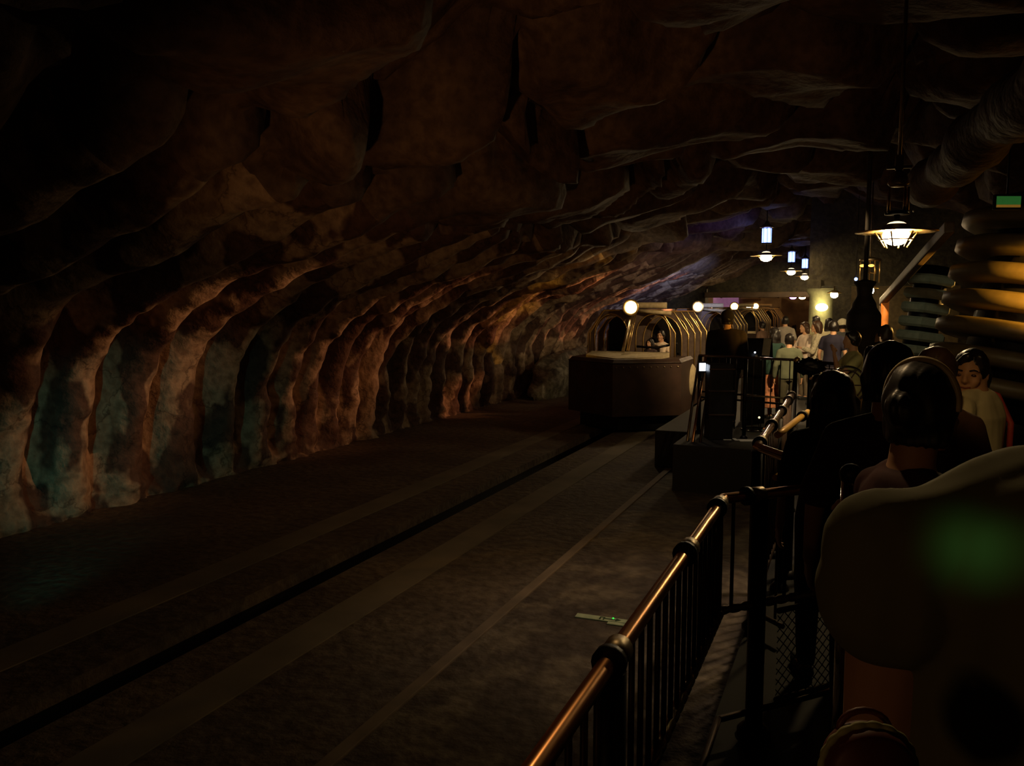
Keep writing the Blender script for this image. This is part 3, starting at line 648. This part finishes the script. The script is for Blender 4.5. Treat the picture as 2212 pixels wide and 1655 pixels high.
    for k in range(5):
        y = 1.95 + 0.75 * k
        s_ = MB().box((0, y + 0.25, 0.98), (2.0, 0.4, 0.36), bev=0.04).build('bench', M_black, rt)
        MB().box((0, y + 0.5, 1.25), (2.0, 0.08, 0.6), bev=0.03).build('backrest', M_black, s_)
    MB().box((0, 1.7, 1.35), (1.8, 0.25, 0.5), bev=0.05).build('dashboard', M_black, rt)
    MB().tube([(0.05, 1.6, 1.72), (0.5, 1.55, 1.70), (0.95, 1.6, 1.80)], 0.025, 8).build('grab_bar', M_black, rt)
    return rt
CX = -4.45
cars = []
for k, (y, lb) in enumerate(((15.55, 'nearest ride car with dark pointed nose and two riders'), (23.3, 'second ride car behind the nearest one, partly hidden by the operator'), (31.0, 'third ride car under the far portal right of the operator'), (38.0, 'farthest ride car in the hall with a small round headlamp'))):
    c_ = make_car() if k == 0 else copy_tree(cars[0])
    c_.location = (CX, y, 0); tag(c_, lb, 'ride car', 'ride cars queued on the track'); cars.append(c_)
c_ = copy_tree(cars[0]); c_.location = (-8.6, 46.1, 0); c_.rotation_euler = (0, 0, -math.pi / 2); tag(c_, 'ride car seen from its side at the back of the far hall', 'ride car', 'ride cars queued on the track')
ml = MB().lathe([(0.09, 0), (0.12, 0.03), (0.12, -0.05), (0.08, -0.1)], (-0.24, 1.0, 2.52), 24, M=Matrix.Rotation(math.pi / 2, 3, 'X')).build('marker_lamp', M_brass, cars[3])
MB().ell((-0.24, 0.96, 2.52), (0.09, 0.04, 0.09)).build('marker_glass', M_bulb2, ml)
MB().tube([(-0.24, 1.02, 1.6), (-0.24, 1.02, 2.42)], 0.02, 8).build('marker_pole', M_collar, ml)
point((-4.5, 40.0, 3.6), 130, (1, 0.6, 0.25), 0.02)  # bare point lights added to brighten the hall, no fixtures
point((-2.6, 36.6, 3.7), 30, (1, 0.6, 0.25), 0.02)
# ------------------------------------------------------------------ people
def capsule(mb, a, ra, b, rb, seg=12):
    a = Vector(a); b = Vector(b); d = (b - a)
    if d.length < 1e-5: mb.ell(a, (ra, ra, ra)); return
    d.normalize(); pts = []; rs = []
    for k in range(4):
        g = math.pi / 2 * (1 - k / 4 * 0.98); pts.append(a - d * ra * math.sin(g)); rs.append(max(0.0008, ra * math.cos(g)))
    pts.append(a); rs.append(ra); pts.append(b); rs.append(rb)
    for k in range(3, -1, -1):
        g = math.pi / 2 * (1 - k / 4 * 0.98); pts.append(b + d * rb * math.sin(g)); rs.append(max(0.0008, rb * math.cos(g)))
    mb.tube(pts, rs, seg)
def loft(mb, rings, seg=24):
    """rings: (center, rx, ry, tilt matrix or None)"""
    vs = []
    for c, rx, ry in rings:
        for k in range(seg):
            g = 2 * math.pi * k / seg; vs.append(Vector((rx * math.cos(g), ry * math.sin(g), 0)) + Vector(c))
    n = len(rings)
    fs = [(i * seg + k, i * seg + (k + 1) % seg, (i + 1) * seg + (k + 1) % seg, (i + 1) * seg + k) for i in range(n - 1) for k in range(seg)]
    fs += [tuple(reversed(range(seg))), tuple((n - 1) * seg + k for k in range(seg))]
    mb.add(vs, fs, True)
def remesh(mb, name, m, parent, voxel, smooth=3, disp=None):
    me = bpy.data.meshes.new(name); me.from_pydata(mb.v, [], mb.f); me.update()
    bm = bmesh.new(); bm.from_mesh(me); bmesh.ops.recalc_face_normals(bm, faces=bm.faces[:]); bm.to_mesh(me); bm.free()
    o = bpy.data.objects.new(name, me); col.objects.link(o)
    r = o.modifiers.new('r', 'REMESH'); r.mode = 'VOXEL'; r.voxel_size = voxel; r.use_smooth_shade = True
    s = o.modifiers.new('s', 'SMOOTH'); s.factor = 0.6; s.iterations = smooth
    me.materials.append(m); PEND.append((o, disp))
    if parent: o.parent = parent
    return o
PEND = []
def finish_meshes():
    dg = bpy.context.evaluated_depsgraph_get()
    new = [bpy.data.meshes.new_from_object(o.evaluated_get(dg)) for o, _ in PEND]
    for (o, disp), me2 in zip(PEND, new):
        old = o.data; o.modifiers.clear(); me2.name = o.name
        if disp:
            data = [(v.co.copy(), v.normal.copy()) for v in me2.vertices]
            me2.vertices.foreach_set('co', [c for q, n in data for c in disp(q, n)])
        if not len(me2.materials): me2.materials.append(old.materials[0])
        me2.polygons.foreach_set('use_smooth', [True] * len(me2.polygons)); me2.update(); o.data = me2
        bpy.data.meshes.remove(old)
def hand(mb, wrist, d, side, curl=0.3, up=None, s=1.0):
    """palm and five fingers; d = direction of the hand, up = back-of-hand normal"""
    d = Vector(d).normalized(); up = Vector(up) if up else Vector((0, 1, 0)); up = (up - d * up.dot(d)).normalized(); x = d.cross(up) * side
    wrist = Vector(wrist)
    for k in range(4):
        off = (k - 1.5) * 0.02 * s
        capsule(mb, wrist + x * off * .5, 0.014 * s, wrist + d * 0.085 * s + x * off, 0.0115 * s, 8)
        ln = (0.062, 0.072, 0.068, 0.052)[k] * s
        p = wrist + d * 0.085 * s + x * off; a = curl * 1.1; dd = d
        for j, (fr, r0, r1) in enumerate(((0.45, 0.0095, 0.0088), (0.32, 0.0088, 0.008), (0.26, 0.008, 0.007))):
            dd = (dd * math.cos(a) - up * math.sin(a)).normalized()
            up2 = up
            q = p + dd * ln * fr; capsule(mb, p, r0 * s, q, r1 * s, 8); p = q
            up = (up - dd * up.dot(dd)).normalized()
        up = Vector((up))
    # thumb
    upb = (Vector(up) - d * Vector(up).dot(d)).normalized() if abs(Vector(up).dot(d)) < .99 else Vector((0, 0, 1))
    t0 = wrist + d * 0.025 * s - x * 0.025 * s; t1 = t0 + (d * 0.6 - x * 0.75).normalized() * 0.035 * s; t2 = t1 + (d * 0.9 - x * 0.25 - upb * curl * .6).normalized() * 0.03 * s
    capsule(mb, t0, 0.013 * s, t1, 0.0105 * s, 8); capsule(mb, t1, 0.0105 * s, t2, 0.0085 * s, 8)
SK = mat('skin', (0.55, 0.30, 0.17), 0.55, noise_amt=0.06, scale=8)
def person(loc, face, H=1.65, label='', top=None, bottom=None, hair='short', hcol=None, sleeves=0.5, arms=None, vox=0.012, seated=False, skirt=False, head_tilt=(0, 0), build_=1.0, group=None, hsize=1.0, cap=None, name='person', turn=0.0, loose=0.0, drop=0.0, hx=0.0, shz=0.0):
    """local frame: looks along +Y, feet at the origin. arms = ((elbow, wrist, handdir), ...) for left(-x), right(+x) in metres for a 1.65 m figure"""
    k = H / 1.65; W = build_
    top = top or mat('dark cloth', (0.05, 0.05, 0.06), 0.9); bottom = bottom or mat('dark trousers', (0.03, 0.03, 0.04), 0.9)
    hc = hcol or mat('black hair', (0.012, 0.008, 0.007), 0.42, spec=0.6)
    body = MB(); S = lambda p: Vector(p) * k
    hipz = 0.86
    if seated: hipz = 0.12; dz = hipz - 0.86
    else: dz = 0
    def Z(z): return z + dz
    loft(body, [(S((0, 0, Z(0.80))), .14 * k * W, .10 * k), (S((0, 0, Z(0.90))), .158 * k * W, .115 * k), (S((0, 0, Z(1.02))), .128 * k * W, .098 * k), (S((0, 0.0, Z(1.15))), .14 * k * W, .10 * k), (S((0, 0, Z(1.27))), .158 * k * W, .105 * k), (S((0, 0, Z(1.335))), .15 * k * W, .085 * k), (S((0, 0, Z(1.375))), .09 * k * W, .07 * k), (S((0, 0.005, Z(1.41))), .056 * k, .056 * k), (S((0, 0.015, Z(1.50))), .052 * k, .054 * k)])
    # legs
    legs = []
    for s in (-1, 1):
        hip = S((s * .085 * W, 0, Z(.84)))
        if seated: kn = S((s * .10, .42, .14)); an = S((s * .10, .44, -.26)); toe = an + S((0, .14, -.03))
        else: kn = S((s * .095, .015, .46)); an = S((s * .10, -.01, .085)); toe = S((s * .115, .13, .035))
        capsule(body, hip, .085 * k, kn, .055 * k); capsule(body, kn, .055 * k, an, .036 * k); capsule(body, an + S((0, -.02, -.02)), .035 * k, toe, .032 * k)
        legs.append((hip, kn, an, toe))
    # arms
    default = (((-.24, -.02, 1.06), (-.25, .06, .83), (0, .15, -1)), ((.24, -.02, 1.06), (.25, .06, .83), (0, .15, -1)))
    arms = arms or (None, None); AR = []
    for i, s in enumerate((-1, 1)):
        e, wr, hd = arms[i] or default[i]
        sh = S((s * .165 * W, 0, Z(1.315) + shz)); el = S((e[0], e[1], Z(e[2]))); wp = S((wr[0], wr[1], Z(wr[2])))
        capsule(body, sh, .052 * k * W, el, .038 * k * W); capsule(body, el, .038 * k * W, wp, .025 * k)
        hand(body, wp, hd, s if True else 1, 0.45, up=(s * 1.0, -0.2, 0.3) if arms[i] is None else (s * .3, -.3, 1), s=k * 1.0)
        AR.append((sh, el, wp))
    # head
    hk = k * hsize; hc0 = S((hx, 0.03, Z(1.545) - drop))
    if hx: capsule(body, S((0, 0.0, Z(1.40))), .056 * k, hc0, .05 * k)
    Rh = Matrix.Rotation(turn, 3, 'Z') @ Matrix.Rotation(head_tilt[1], 3, 'Y') @ Matrix.Rotation(-head_tilt[0], 3, 'X')
    def hp(p): return hc0 + Rh @ (Vector(p) * hk)
    def hd_(q, p):
        jaw = max(0.0, -q.z)
        p = Vector((p.x * (1 - .30 * jaw), p.y, p.z))
        if q.y > 0: p.y += 0.012 * jaw * hk
        else: p.y *= 1 - 0.25 * jaw
        # eye sockets
        for sx in (-1, 1):
            d = (q - Vector((sx * .42, .86, 0.02))).length; p.y -= 0.010 * hk * math.exp(-(d / .22) ** 2)
        return p
    body.ell(hc0, (.074 * hk, .094 * hk, .112 * hk), M=Rh, nu=32, nv=24, disp=hd_)
    def cap_(a, ra, b, rb): capsule(body, hp(a), ra * hk, hp(b), rb * hk, 10)
    cap_((0, .088, .01), .009, (0, .106, -.028), .012)                    # nose
    cap_((-.012, .098, -.03), .008, (.012, .098, -.03), .008)
    cap_((-.018, .086, -.055), .0085, (.018, .086, -.055), .0085)      # lips
    cap_((-.017, .082, -.068), .0085, (.017, .082, -.068), .0085)
    cap_((-.012, .078, -.095), .018, (.012, .078, -.095), .018)        # chin
    cap_((-.05, .076, .022), .008, (.05, .076, .022), .008)            # brow
    for s in (-1, 1):
        cap_((s * .040, .066, -.03), .02, (s * .03, .07, -.045), .018)    # cheeks
        cap_((s * .074, -.004, .012), .011, (s * .074, .0, -.022), .009)   # ears
    root = remesh(body, name, SK, None, vox, 2)
    root.location = loc; root.rotation_euler = (0, 0, face)
    tag(root, label, 'person', group)
    # face details
    if vox <= 0.0125:
        for s in (-1, 1):
            MB().ell(hp((s * .031, .0805, .0)), (.0125 * hk, .006 * hk, .006 * hk), M=Rh).build('eye', mat('eye', (0.06, 0.03, 0.02), 0.25, noise_amt=0), root)
            MB().tube([tuple(hp((s * .015, .089, .021))), tuple(hp((s * .033, .088, .027))), tuple(hp((s * .05, .078, .02)))], .0035 * hk, 6).build('eyebrow', hc, root)
        MB().tube([tuple(hp((-.024, .092, -.0585))), tuple(hp((0, .0965, -.061))), tuple(hp((.024, .092, -.0585)))], .0035 * hk, 6).build('mouth', mat('lips', (0.35, 0.09, 0.07), 0.5), root)
    # hair
    hm = MB(); sd = sum(map(ord, label)) % 97
    hm.ell(hp((0, -.017, .022)), (.087 * hk, .098 * hk, .108 * hk), M=Rh, nu=28, nv=20)
    if hair in ('long', 'bob'):
        L = -.30 if hair == 'long' else -.13
        hm.ell(hp((0, -.045, -.04)), (.092 * hk, .075 * hk, .13 * hk), M=Rh, nu=24, nv=16)
        for i in range(9):
            a = (i / 8 - .5) * 2; capsule(hm, hp((a * .078, -.05 - .03 * (1 - a * a), .0)), .022 * hk, hp((a * .095, -.06 - .03 * (1 - a * a), L + .02 * (i % 3))), .012 * hk, 8)
    elif hair == 'ponytail':
        capsule(hm, hp((0, -.10, .05)), .03 * hk, hp((0, -.13, -.05)), .035 * hk); capsule(hm, hp((0, -.13, -.05)), .035 * hk, hp((0, -.12, -.17)), .014 * hk)
    elif hair == 'bun':
        hm.ell(hp((0, -.11, .02)), (.045 * hk, .04 * hk, .045 * hk))
    if hair != 'long':
        for i in range(10):
            a = (i / 9 - .5) * 2; capsule(hm, hp((a * .08, -.02 - .05 * (1 - a * a), 0)), .016 * hk, hp((a * .072, -.045 - .04 * (1 - a * a), -.07)), .010 * hk, 8)
    capsule(hm, hp((-.05, .055, .085)), .022 * hk, hp((-.065, .05, .035)), .012 * hk, 8); capsule(hm, hp((.0, .065, .088)), .022 * hk, hp((.055, .058, .045)), .014 * hk, 8)
    def hdsp(co, n):
        l = Rh.inverted() @ (co - hc0)
        return co + n * (0.003 * hk * noise.noise(Vector((l.x * 90, l.y * 12, l.z * 9))) + 0.006 * noise.noise(co * 16 + Vector((sd, 0, 0))))
    remesh(hm, 'hair', hc, root, max(0.0055, vox * .8), 7, hdsp)
    if cap:
        cm = MB(); cm.ell(hp((0, -.012, .04)), (.097 * hk, .108 * hk, .098 * hk), M=Rh, nu=24, nv=16); cm.ell(hp((0, .09, .045)), (.07 * hk, .07 * hk, .008 * hk), M=Rh)
        cm.build('cap', cap, root)
    # shirt
    sm = MB(); g = .016 * k + loose * .3
    loft(sm, [(S((0, 0, Z(.82))), .165 * k * W + g, .122 * k + g), (S((0, 0, Z(.90))), .163 * k * W + g, .12 * k + g), (S((0, 0, Z(1.02))), .142 * k * W + g, .108 * k + g), (S((0, 0, Z(1.15))), .146 * k * W + g, .108 * k + g), (S((0, 0, Z(1.27))), .162 * k * W + g, .110 * k + g), (S((0, 0, Z(1.34))), .15 * k * W + g, .088 * k + g), (S((0, 0, Z(1.38))), .092 * k * W + g, .068 * k + g), (S((0, 0, Z(1.395))), .062 * k + g * .6, .058 * k + g * .6)])
    for i, (sh, el, wp) in enumerate(AR):
        capsule(sm, sh + S((0, 0, .01)), .056 * k + loose, S((0, 0, Z(1.37))), .062 * k)
        if sleeves <= 0.6:
            e = sh.lerp(el, sleeves / 0.6 * .95); capsule(sm, sh, .060 * k * W + g * .4, e, (.052 * k * W + g * .9 + loose * .35))
        else:
            capsule(sm, sh, .056 * k * W + g * .4, el, .042 * k * W + g * .6); capsule(sm, el, .042 * k * W + g * .6, el.lerp(wp, .9), .030 * k + g * .5)
    def fold(co, n):
        a = (1 + loose * 35) * noise.noise(Vector((co.x * 9 + sd, co.y * 9, co.z * 2.2))); b = noise.noise(Vector((co.x * 14, co.y * 14 + sd, co.z * 5)))
        return co + n * k * (0.010 * a + 0.005 * b)
    sh_o = remesh(sm, 'shirt', top, root, vox, 3, fold)
    # trousers or skirt, shoes
    bm_ = MB()
    if skirt and not seated:
        loft(bm_, [(S((0, 0, .22)), .27 * k, .22 * k), (S((0, 0, .5)), .22 * k, .18 * k), (S((0, 0, .8)), .175 * k * W, .13 * k), (S((0, 0, .95)), .15 * k * W, .115 * k)])
        remesh(bm_, 'skirt', bottom, root, max(vox, .012), 3, fold)
    else:
        loft(bm_, [(S((0, 0, Z(.78))), .165 * k * W, .115 * k), (S((0, 0, Z(.9))), .172 * k * W, .126 * k), (S((0, 0, Z(1.0))), .148 * k * W, .112 * k)])
        for hip, kn, an, toe in legs:
            capsule(bm_, hip, .098 * k, kn, .072 * k); capsule(bm_, kn, .072 * k, an + (kn - an) * .06, .055 * k)
        remesh(bm_, 'trousers', bottom, root, max(vox, .012), 3, fold)
    for hip, kn, an, toe in legs:
        so = MB(); capsule(so, an + S((0, -.03, -.045)), .042 * k, toe + S((0, .02, -.0)), .038 * k); so.box(tuple((an + toe) / 2 + S((0, 0, -.055))) if not seated else tuple((an + toe) / 2), (.075 * k, .25 * k, .02 * k), bev=.006)
        so.build('shoe', mat('dark shoe', (0.02, 0.02, 0.02), 0.6), root)
    return root, dict(hp=hp, hk=hk, S=S, Z=Z, k=k, Rh=Rh, AR=AR, W=W)
def cloth(n, c, r=0.9, **kw): return mat(n, c, r, **kw)
def stand(px, py_top, d, zf, hfix=1.0):
    """plan place and height of someone whose head top shows at (px, py_top) at distance d, feet on zf"""
    p = PD(px, py_top, d); return Vector((p.x, p.y, zf)), (p.z - zf) / 1.018
FWD = 0.0          # looks along the tunnel (away from the camera)
def toward(loc): return math.atan2(-(CAM.x - loc.x), (CAM.y - loc.y)) # facing the camera
QF = 0.85
# -- foreground: woman in grey-green T-shirt, back to us
l = PD(2345, 900, 1.04); H = 1.70
pr, inf = person((l.x, l.y, QF), 0.25, 1.82, 'person in a loose grey-green T-shirt seen from behind, nearest at the right edge', cloth('grey green cotton', (0.17, 0.165, 0.085), 0.9, noise_amt=0.1, scale=4), cloth('dark denim', (0.02, 0.025, 0.04)), 'bob', mat('dull black hair', (0.012, 0.006, 0.005), 0.7), sleeves=0.09,
                 arms=(((-.205, .02, 1.02), (-.19, .18, .84), (.3, 1, .1)), None), vox=0.0075, build_=1.18, head_tilt=(0.15, -0.1), loose=0.03, drop=.09, hx=.11, shz=-.04)
# bag with pale scalloped edge at that arm
a = PD(1875, 1660, 0.84)
rt = empty('round_bag', a, 0.35, 'round dark reddish bag with pale scalloped edging at the bottom of the picture', 'bag'); rt.scale = (.74, .74, .74)
Mx = Matrix.Rotation(math.pi / 2, 3, 'X')
MB().lathe([(0.0, -0.03), (0.055, -0.03), (0.062, -0.015), (0.062, 0.015), (0.055, 0.03), (0.0, 0.032)], seg=40, M=Mx).build('body', mat('dark red leather', (0.16, 0.035, 0.02), 0.5), rt)
pts = [(0.064 * math.cos(2 * math.pi * k / 96), 0, 0.064 * math.sin(2 * math.pi * k / 96)) for k in range(97)]
MB().tube(pts, 0.005, 8, cap=False, rf=lambda t: 0.004 + 0.0022 * abs(math.sin(t * 60))).build('scalloped_edge', mat('pale piping', (0.5, 0.5, 0.22), 0.6), rt)
MB().tube([(0.035 * math.cos(math.pi * k / 10), 0.02, 0.045 + 0.03 * math.sin(math.pi * k / 10)) for k in range(11)], 0.005, 8).build('strap', mat('dark red leather', (0.16, 0.035, 0.02), 0.5), rt)
# -- woman with hair band, one hand closed round the chrome post
l, H = stand(1975, 774, 1.95, QF)
kk = H / 1.65; Ri = Matrix.Rotation(1.05, 3, 'Z')
def toloc(p): return Ri @ (p - l) / kk
HZ = PD(1850, 1085, 2.42).z
WR = PD(1893, 1088, 2.36); EL = PD(1905, 1180, 2.08)
wl, elb = toloc(Vector((WR.x, WR.y, HZ))), toloc(EL)
hdl = Ri @ (Vector((cpx.x, cpx.y, HZ)) - Vector((WR.x, WR.y, HZ))).normalized() + Vector((0.0, 0.0, 0.0))
pr, inf = person(l, -1.05, H, 'dark-haired person with a shiny hair band and dark red top, holding the chrome post', cloth('dark red cloth', (0.05, 0.007, 0.006), 0.85), None, 'bun', sleeves=0.5, vox=0.008, turn=0.55, build_=.88, arms=((tuple(elb), tuple(wl), tuple(hdl)), ((.20, .1, 1.06), (.1, .3, 1.0), (-.2, 1, 0))), head_tilt=(-0.05, 0.0))
hp, hk = inf['hp'], inf['hk']
pts = [tuple(hp((0.090 * math.sin(g), -0.012 + 0.0, 0.030 + 0.104 * math.cos(g)))) for g in [(-1.75 + 3.5 * i / 40) for i in range(41)]]
MB().tube(pts, 0.008, 8).build('hair_band', mat('tan hair band', (0.6, 0.5, 0.28), 0.35), pr)
# -- long haired person at the railing
l, H = stand(1803, 812, 3.7, QF)
person(l, 0.25, H, 'long straight black-haired person by the handrails, lowest head left in the queue', cloth('black cloth', (0.02, 0.018, 0.02)), None, 'long', vox=0.009, hsize=1.3)
# -- tall dark person whose hand holds the chrome post
l, H = stand(1925, 738, 2.85, QF)
person(l, 0.1, H, 'tallest dark-haired person standing just left of the hair band wearer', cloth('dark maroon cloth', (0.045, 0.012, 0.012)), None, 'short', vox=0.008, hsize=1.08)
# -- brown-haired head behind the hair band
l, H = stand(2022, 744, 3.5, QF)
person(l, -0.5, H, 'brown-haired person between the hair-band wearer and the smiling one', cloth('brown cloth', (0.14, 0.07, 0.035)), None, 'bob', mat('brown hair', (0.06, 0.03, 0.018), 0.4), vox=0.010)
# -- smiling woman in white
l, H = stand(2113, 752, 3.85, QF); H += .07
fw = toward(l) 
pr, inf = person(l, fw - 1.9, H, 'smiling dark-haired person in a white T-shirt with a red bag strap, head turned back', cloth('white cotton', (0.72, 0.66, 0.42), 0.85, noise_amt=0.06), None, 'short', vox=0.007, turn=1.7, build_=1.02, sleeves=0.45, drop=.07)
S = inf['S']
MB().tube([tuple(S(p)) for p in ((.09, .135, 1.15), (.10, .12, 1.30), (.10, .03, 1.40), (.095, -.07, 1.37), (.075, -.14, 1.24), (.04, -.15, 1.05))], .014, 8).build('bag_strap', mat('red strap', (0.45, 0.06, 0.04), 0.6), pr)
MB().ell(tuple(S((.17, .125, 1.17))), (.02, .01, .04)).build('red_print', mat('red print', (0.4, 0.04, 0.04), 0.7), pr)
# -- person further right, hand on hip, mostly hidden
# -- operator
l, H = stand(1572, 669, 12.35, 0.75)
person(l, 0.15, H, 'operator in a dark jacket and cap seen from behind at the control stand', cloth('dark violet jacket', (0.012, 0.006, 0.010)), None, 'short', sleeves=0.9, vox=0.012, build_=1.25, cap=cloth('dark cap', (0.008, 0.006, 0.006)))
# -- station crowd
CW = 'waiting visitors on the boarding platform'
crowd = [
 (1676, 706, 14.2, 0.9, 'long', 'dark-haired person in a dark green top and patterned orange skirt on the platform', (0.012, 0.04, 0.03), (0.5, 0.2, 0.10), True, None, 0.9),
 (1706, 719, 13.8, 0.2, 'short', 'short-haired person in an olive jacket beside the one in the orange skirt', (0.12, 0.13, 0.08), (0.08, 0.07, 0.04), False, None, 0.9),
 (1697, 682, 21.0, 0.0, 'short', 'grey-haired person in a grey shirt facing the arched ride car', (0.28, 0.24, 0.2), (0.05, 0.04, 0.04), False, None, 0.5),
 (1741, 694, 17.2, 2.2, 'bob', 'person in a pinkish white top leaning left on the platform', (0.75, 0.6, 0.5), (0.2, 0.15, 0.1), False, 'lean', 0.8),
 (1768, 691, 16.2, 1.6, 'bob', 'person in a striped cream cardigan looking at a phone', (0.62, 0.55, 0.4), (0.08, 0.06, 0.09), False, 'phone', 0.9),
 (1764, 681, 19.3, 0.3, 'short', 'dark head just behind the phone reader on the platform', (0.4, 0.35, 0.2), (0.05, 0.05, 0.05), False, None, 0.5),
 (1801, 691, 15.4, -0.3, 'short', 'person in a navy T-shirt with bare arms, back turned, on the platform', (0.015, 0.012, 0.03), (0.05, 0.04, 0.06), False, None, 0.35),
 (1792, 686, 17.6, 0.2, 'long', 'person in a pale shirt half hidden by the navy T-shirt', (0.7, 0.62, 0.4), (0.5, 0.45, 0.3), False, None, 0.5),
 (1821, 688, 17.0, 0.4, 'short', 'person in a dark grey shirt and pale cap near the carved pillar', (0.07, 0.07, 0.07), (0.6, 0.5, 0.3), False, 'cap', 0.5),
 (1846, 712, 9.0, 1.9, 'short', 'person in a yellow-green shirt stretching a hand forward in front of the carved pillar', (0.4, 0.38, 0.16), (0.4, 0.25, 0.1), False, 'reach', 0.3),
 (1893, 696, 12.0, 2.6, 'short', 'person in black standing between the carved pillar and the beam post', (0.02, 0.015, 0.015), (0.02, 0.02, 0.02), False, None, 0.9),
 (1917, 700, 11.0, 0.6, 'bob', 'brown-haired person in a cream top left of the six-sided plates', (0.65, 0.5, 0.35), (0.2, 0.1, 0.08), False, None, 0.5),
 (1648, 694, 22.0, 1.0, 'short', 'person in a dark brown coat beside the third ride car', (0.16, 0.09, 0.06), (0.05, 0.04, 0.04), False, None, 0.9),
]
for i, (px, py, d, fc, hr, lb, tc, bc, skt, special, slv) in enumerate(crowd):
    y = PD(px, py, d).y; zf = 0.85 if y < 12.2 else 0.6
    l, H = stand(px, py, d, zf)
    arms = None; capm = None
    if special == 'phone': arms = (((-.22, .08, 1.06), (-.06, .28, 1.12), (.3, .8, .3)), ((.22, .08, 1.06), (.06, .28, 1.12), (-.3, .8, .3)))
    if special == 'lean': arms = (((-.24, .1, 1.08), (-.1, .3, 1.05), (.2, .9, .1)), ((.24, .1, 1.08), (.1, .3, 1.05), (-.2, .9, .1)))
    if special == 'reach': arms = (((-.2, .2, 1.12), (-.1, .42, 1.06), (.1, 1, .2)), ((.22, .12, 1.15), (.12, .2, 1.36), (0, .2, 1)))
    if special == 'cap': capm = mat('pale cap', (0.6, 0.55, 0.4), 0.8)
    pr, inf = person(l, fc, H, lb, cloth('cloth %d' % i, tc, 0.9, noise_amt=0.35 if special == 'phone' else 0.15, scale=30 if special == 'phone' else 8), cloth('lower cloth %d' % i, bc, 0.9, noise_amt=0.6 if skt else .15, scale=14), hr, None if hr != 'bob' else mat('brown hair', (0.06, 0.03, 0.018), 0.4), sleeves=slv, vox=0.0145, skirt=skt, arms=arms, cap=capm)
    if special == 'phone':
        q = (Matrix.Translation(l) @ Matrix.Rotation(fc, 4, 'Z')) @ (inf['S']((0, .37, 1.16)))
        t = MB().box((0, 0, 0), (.075, .01, .14), rz=fc, bev=.003).build('smartphone', mat('phone', (0.02, 0.02, 0.03), 0.3), loc=q); tag(t, 'dark smartphone held by the person in the striped cream cardigan', 'phone')
# -- riders
def rider(px, py, d, lb, tc, hr, face, H=1.6, arms=None, hc=None, slv=0.5):
    p = PD(px, py, d); k = H / 1.65
    zf = p.z - (1.66 + (0.12 - 0.86)) * k + 0.02
    return person((p.x, p.y, zf), face, H, lb, cloth('rider ' + lb[:12], tc), None, hr, hc, sleeves=slv, vox=0.0115, seated=True, arms=arms)
bar = ((-.26, .12, 1.08), (-.12, .34, 1.10), (.3, .9, .1)), ((.26, .12, 1.08), (.12, .34, 1.10), (-.3, .9, .1))
rider(1429, 716, 17.9, 'rider in a pale pink T-shirt in the nearest car, arms on the bar', (0.75, 0.6, 0.45), 'short', math.pi - 0.2, 1.68, bar)
rider(1406, 734, 17.75, 'smaller rider in dark clothes beside the pale pink T-shirt in the nearest car', (0.05, 0.03, 0.03), 'bob', math.pi - 0.5, 1.4)
rider(1537, 712, 25.9, 'rider in the second car, half hidden left of the operator', (0.3, 0.18, 0.12), 'short', math.pi - 0.3, 1.6)
rider(1606, 712, 33.2, 'rider sitting in the third car right of the operator', (0.2, 0.1, 0.07), 'short', math.pi - 0.3, 1.6)

finish_meshes()
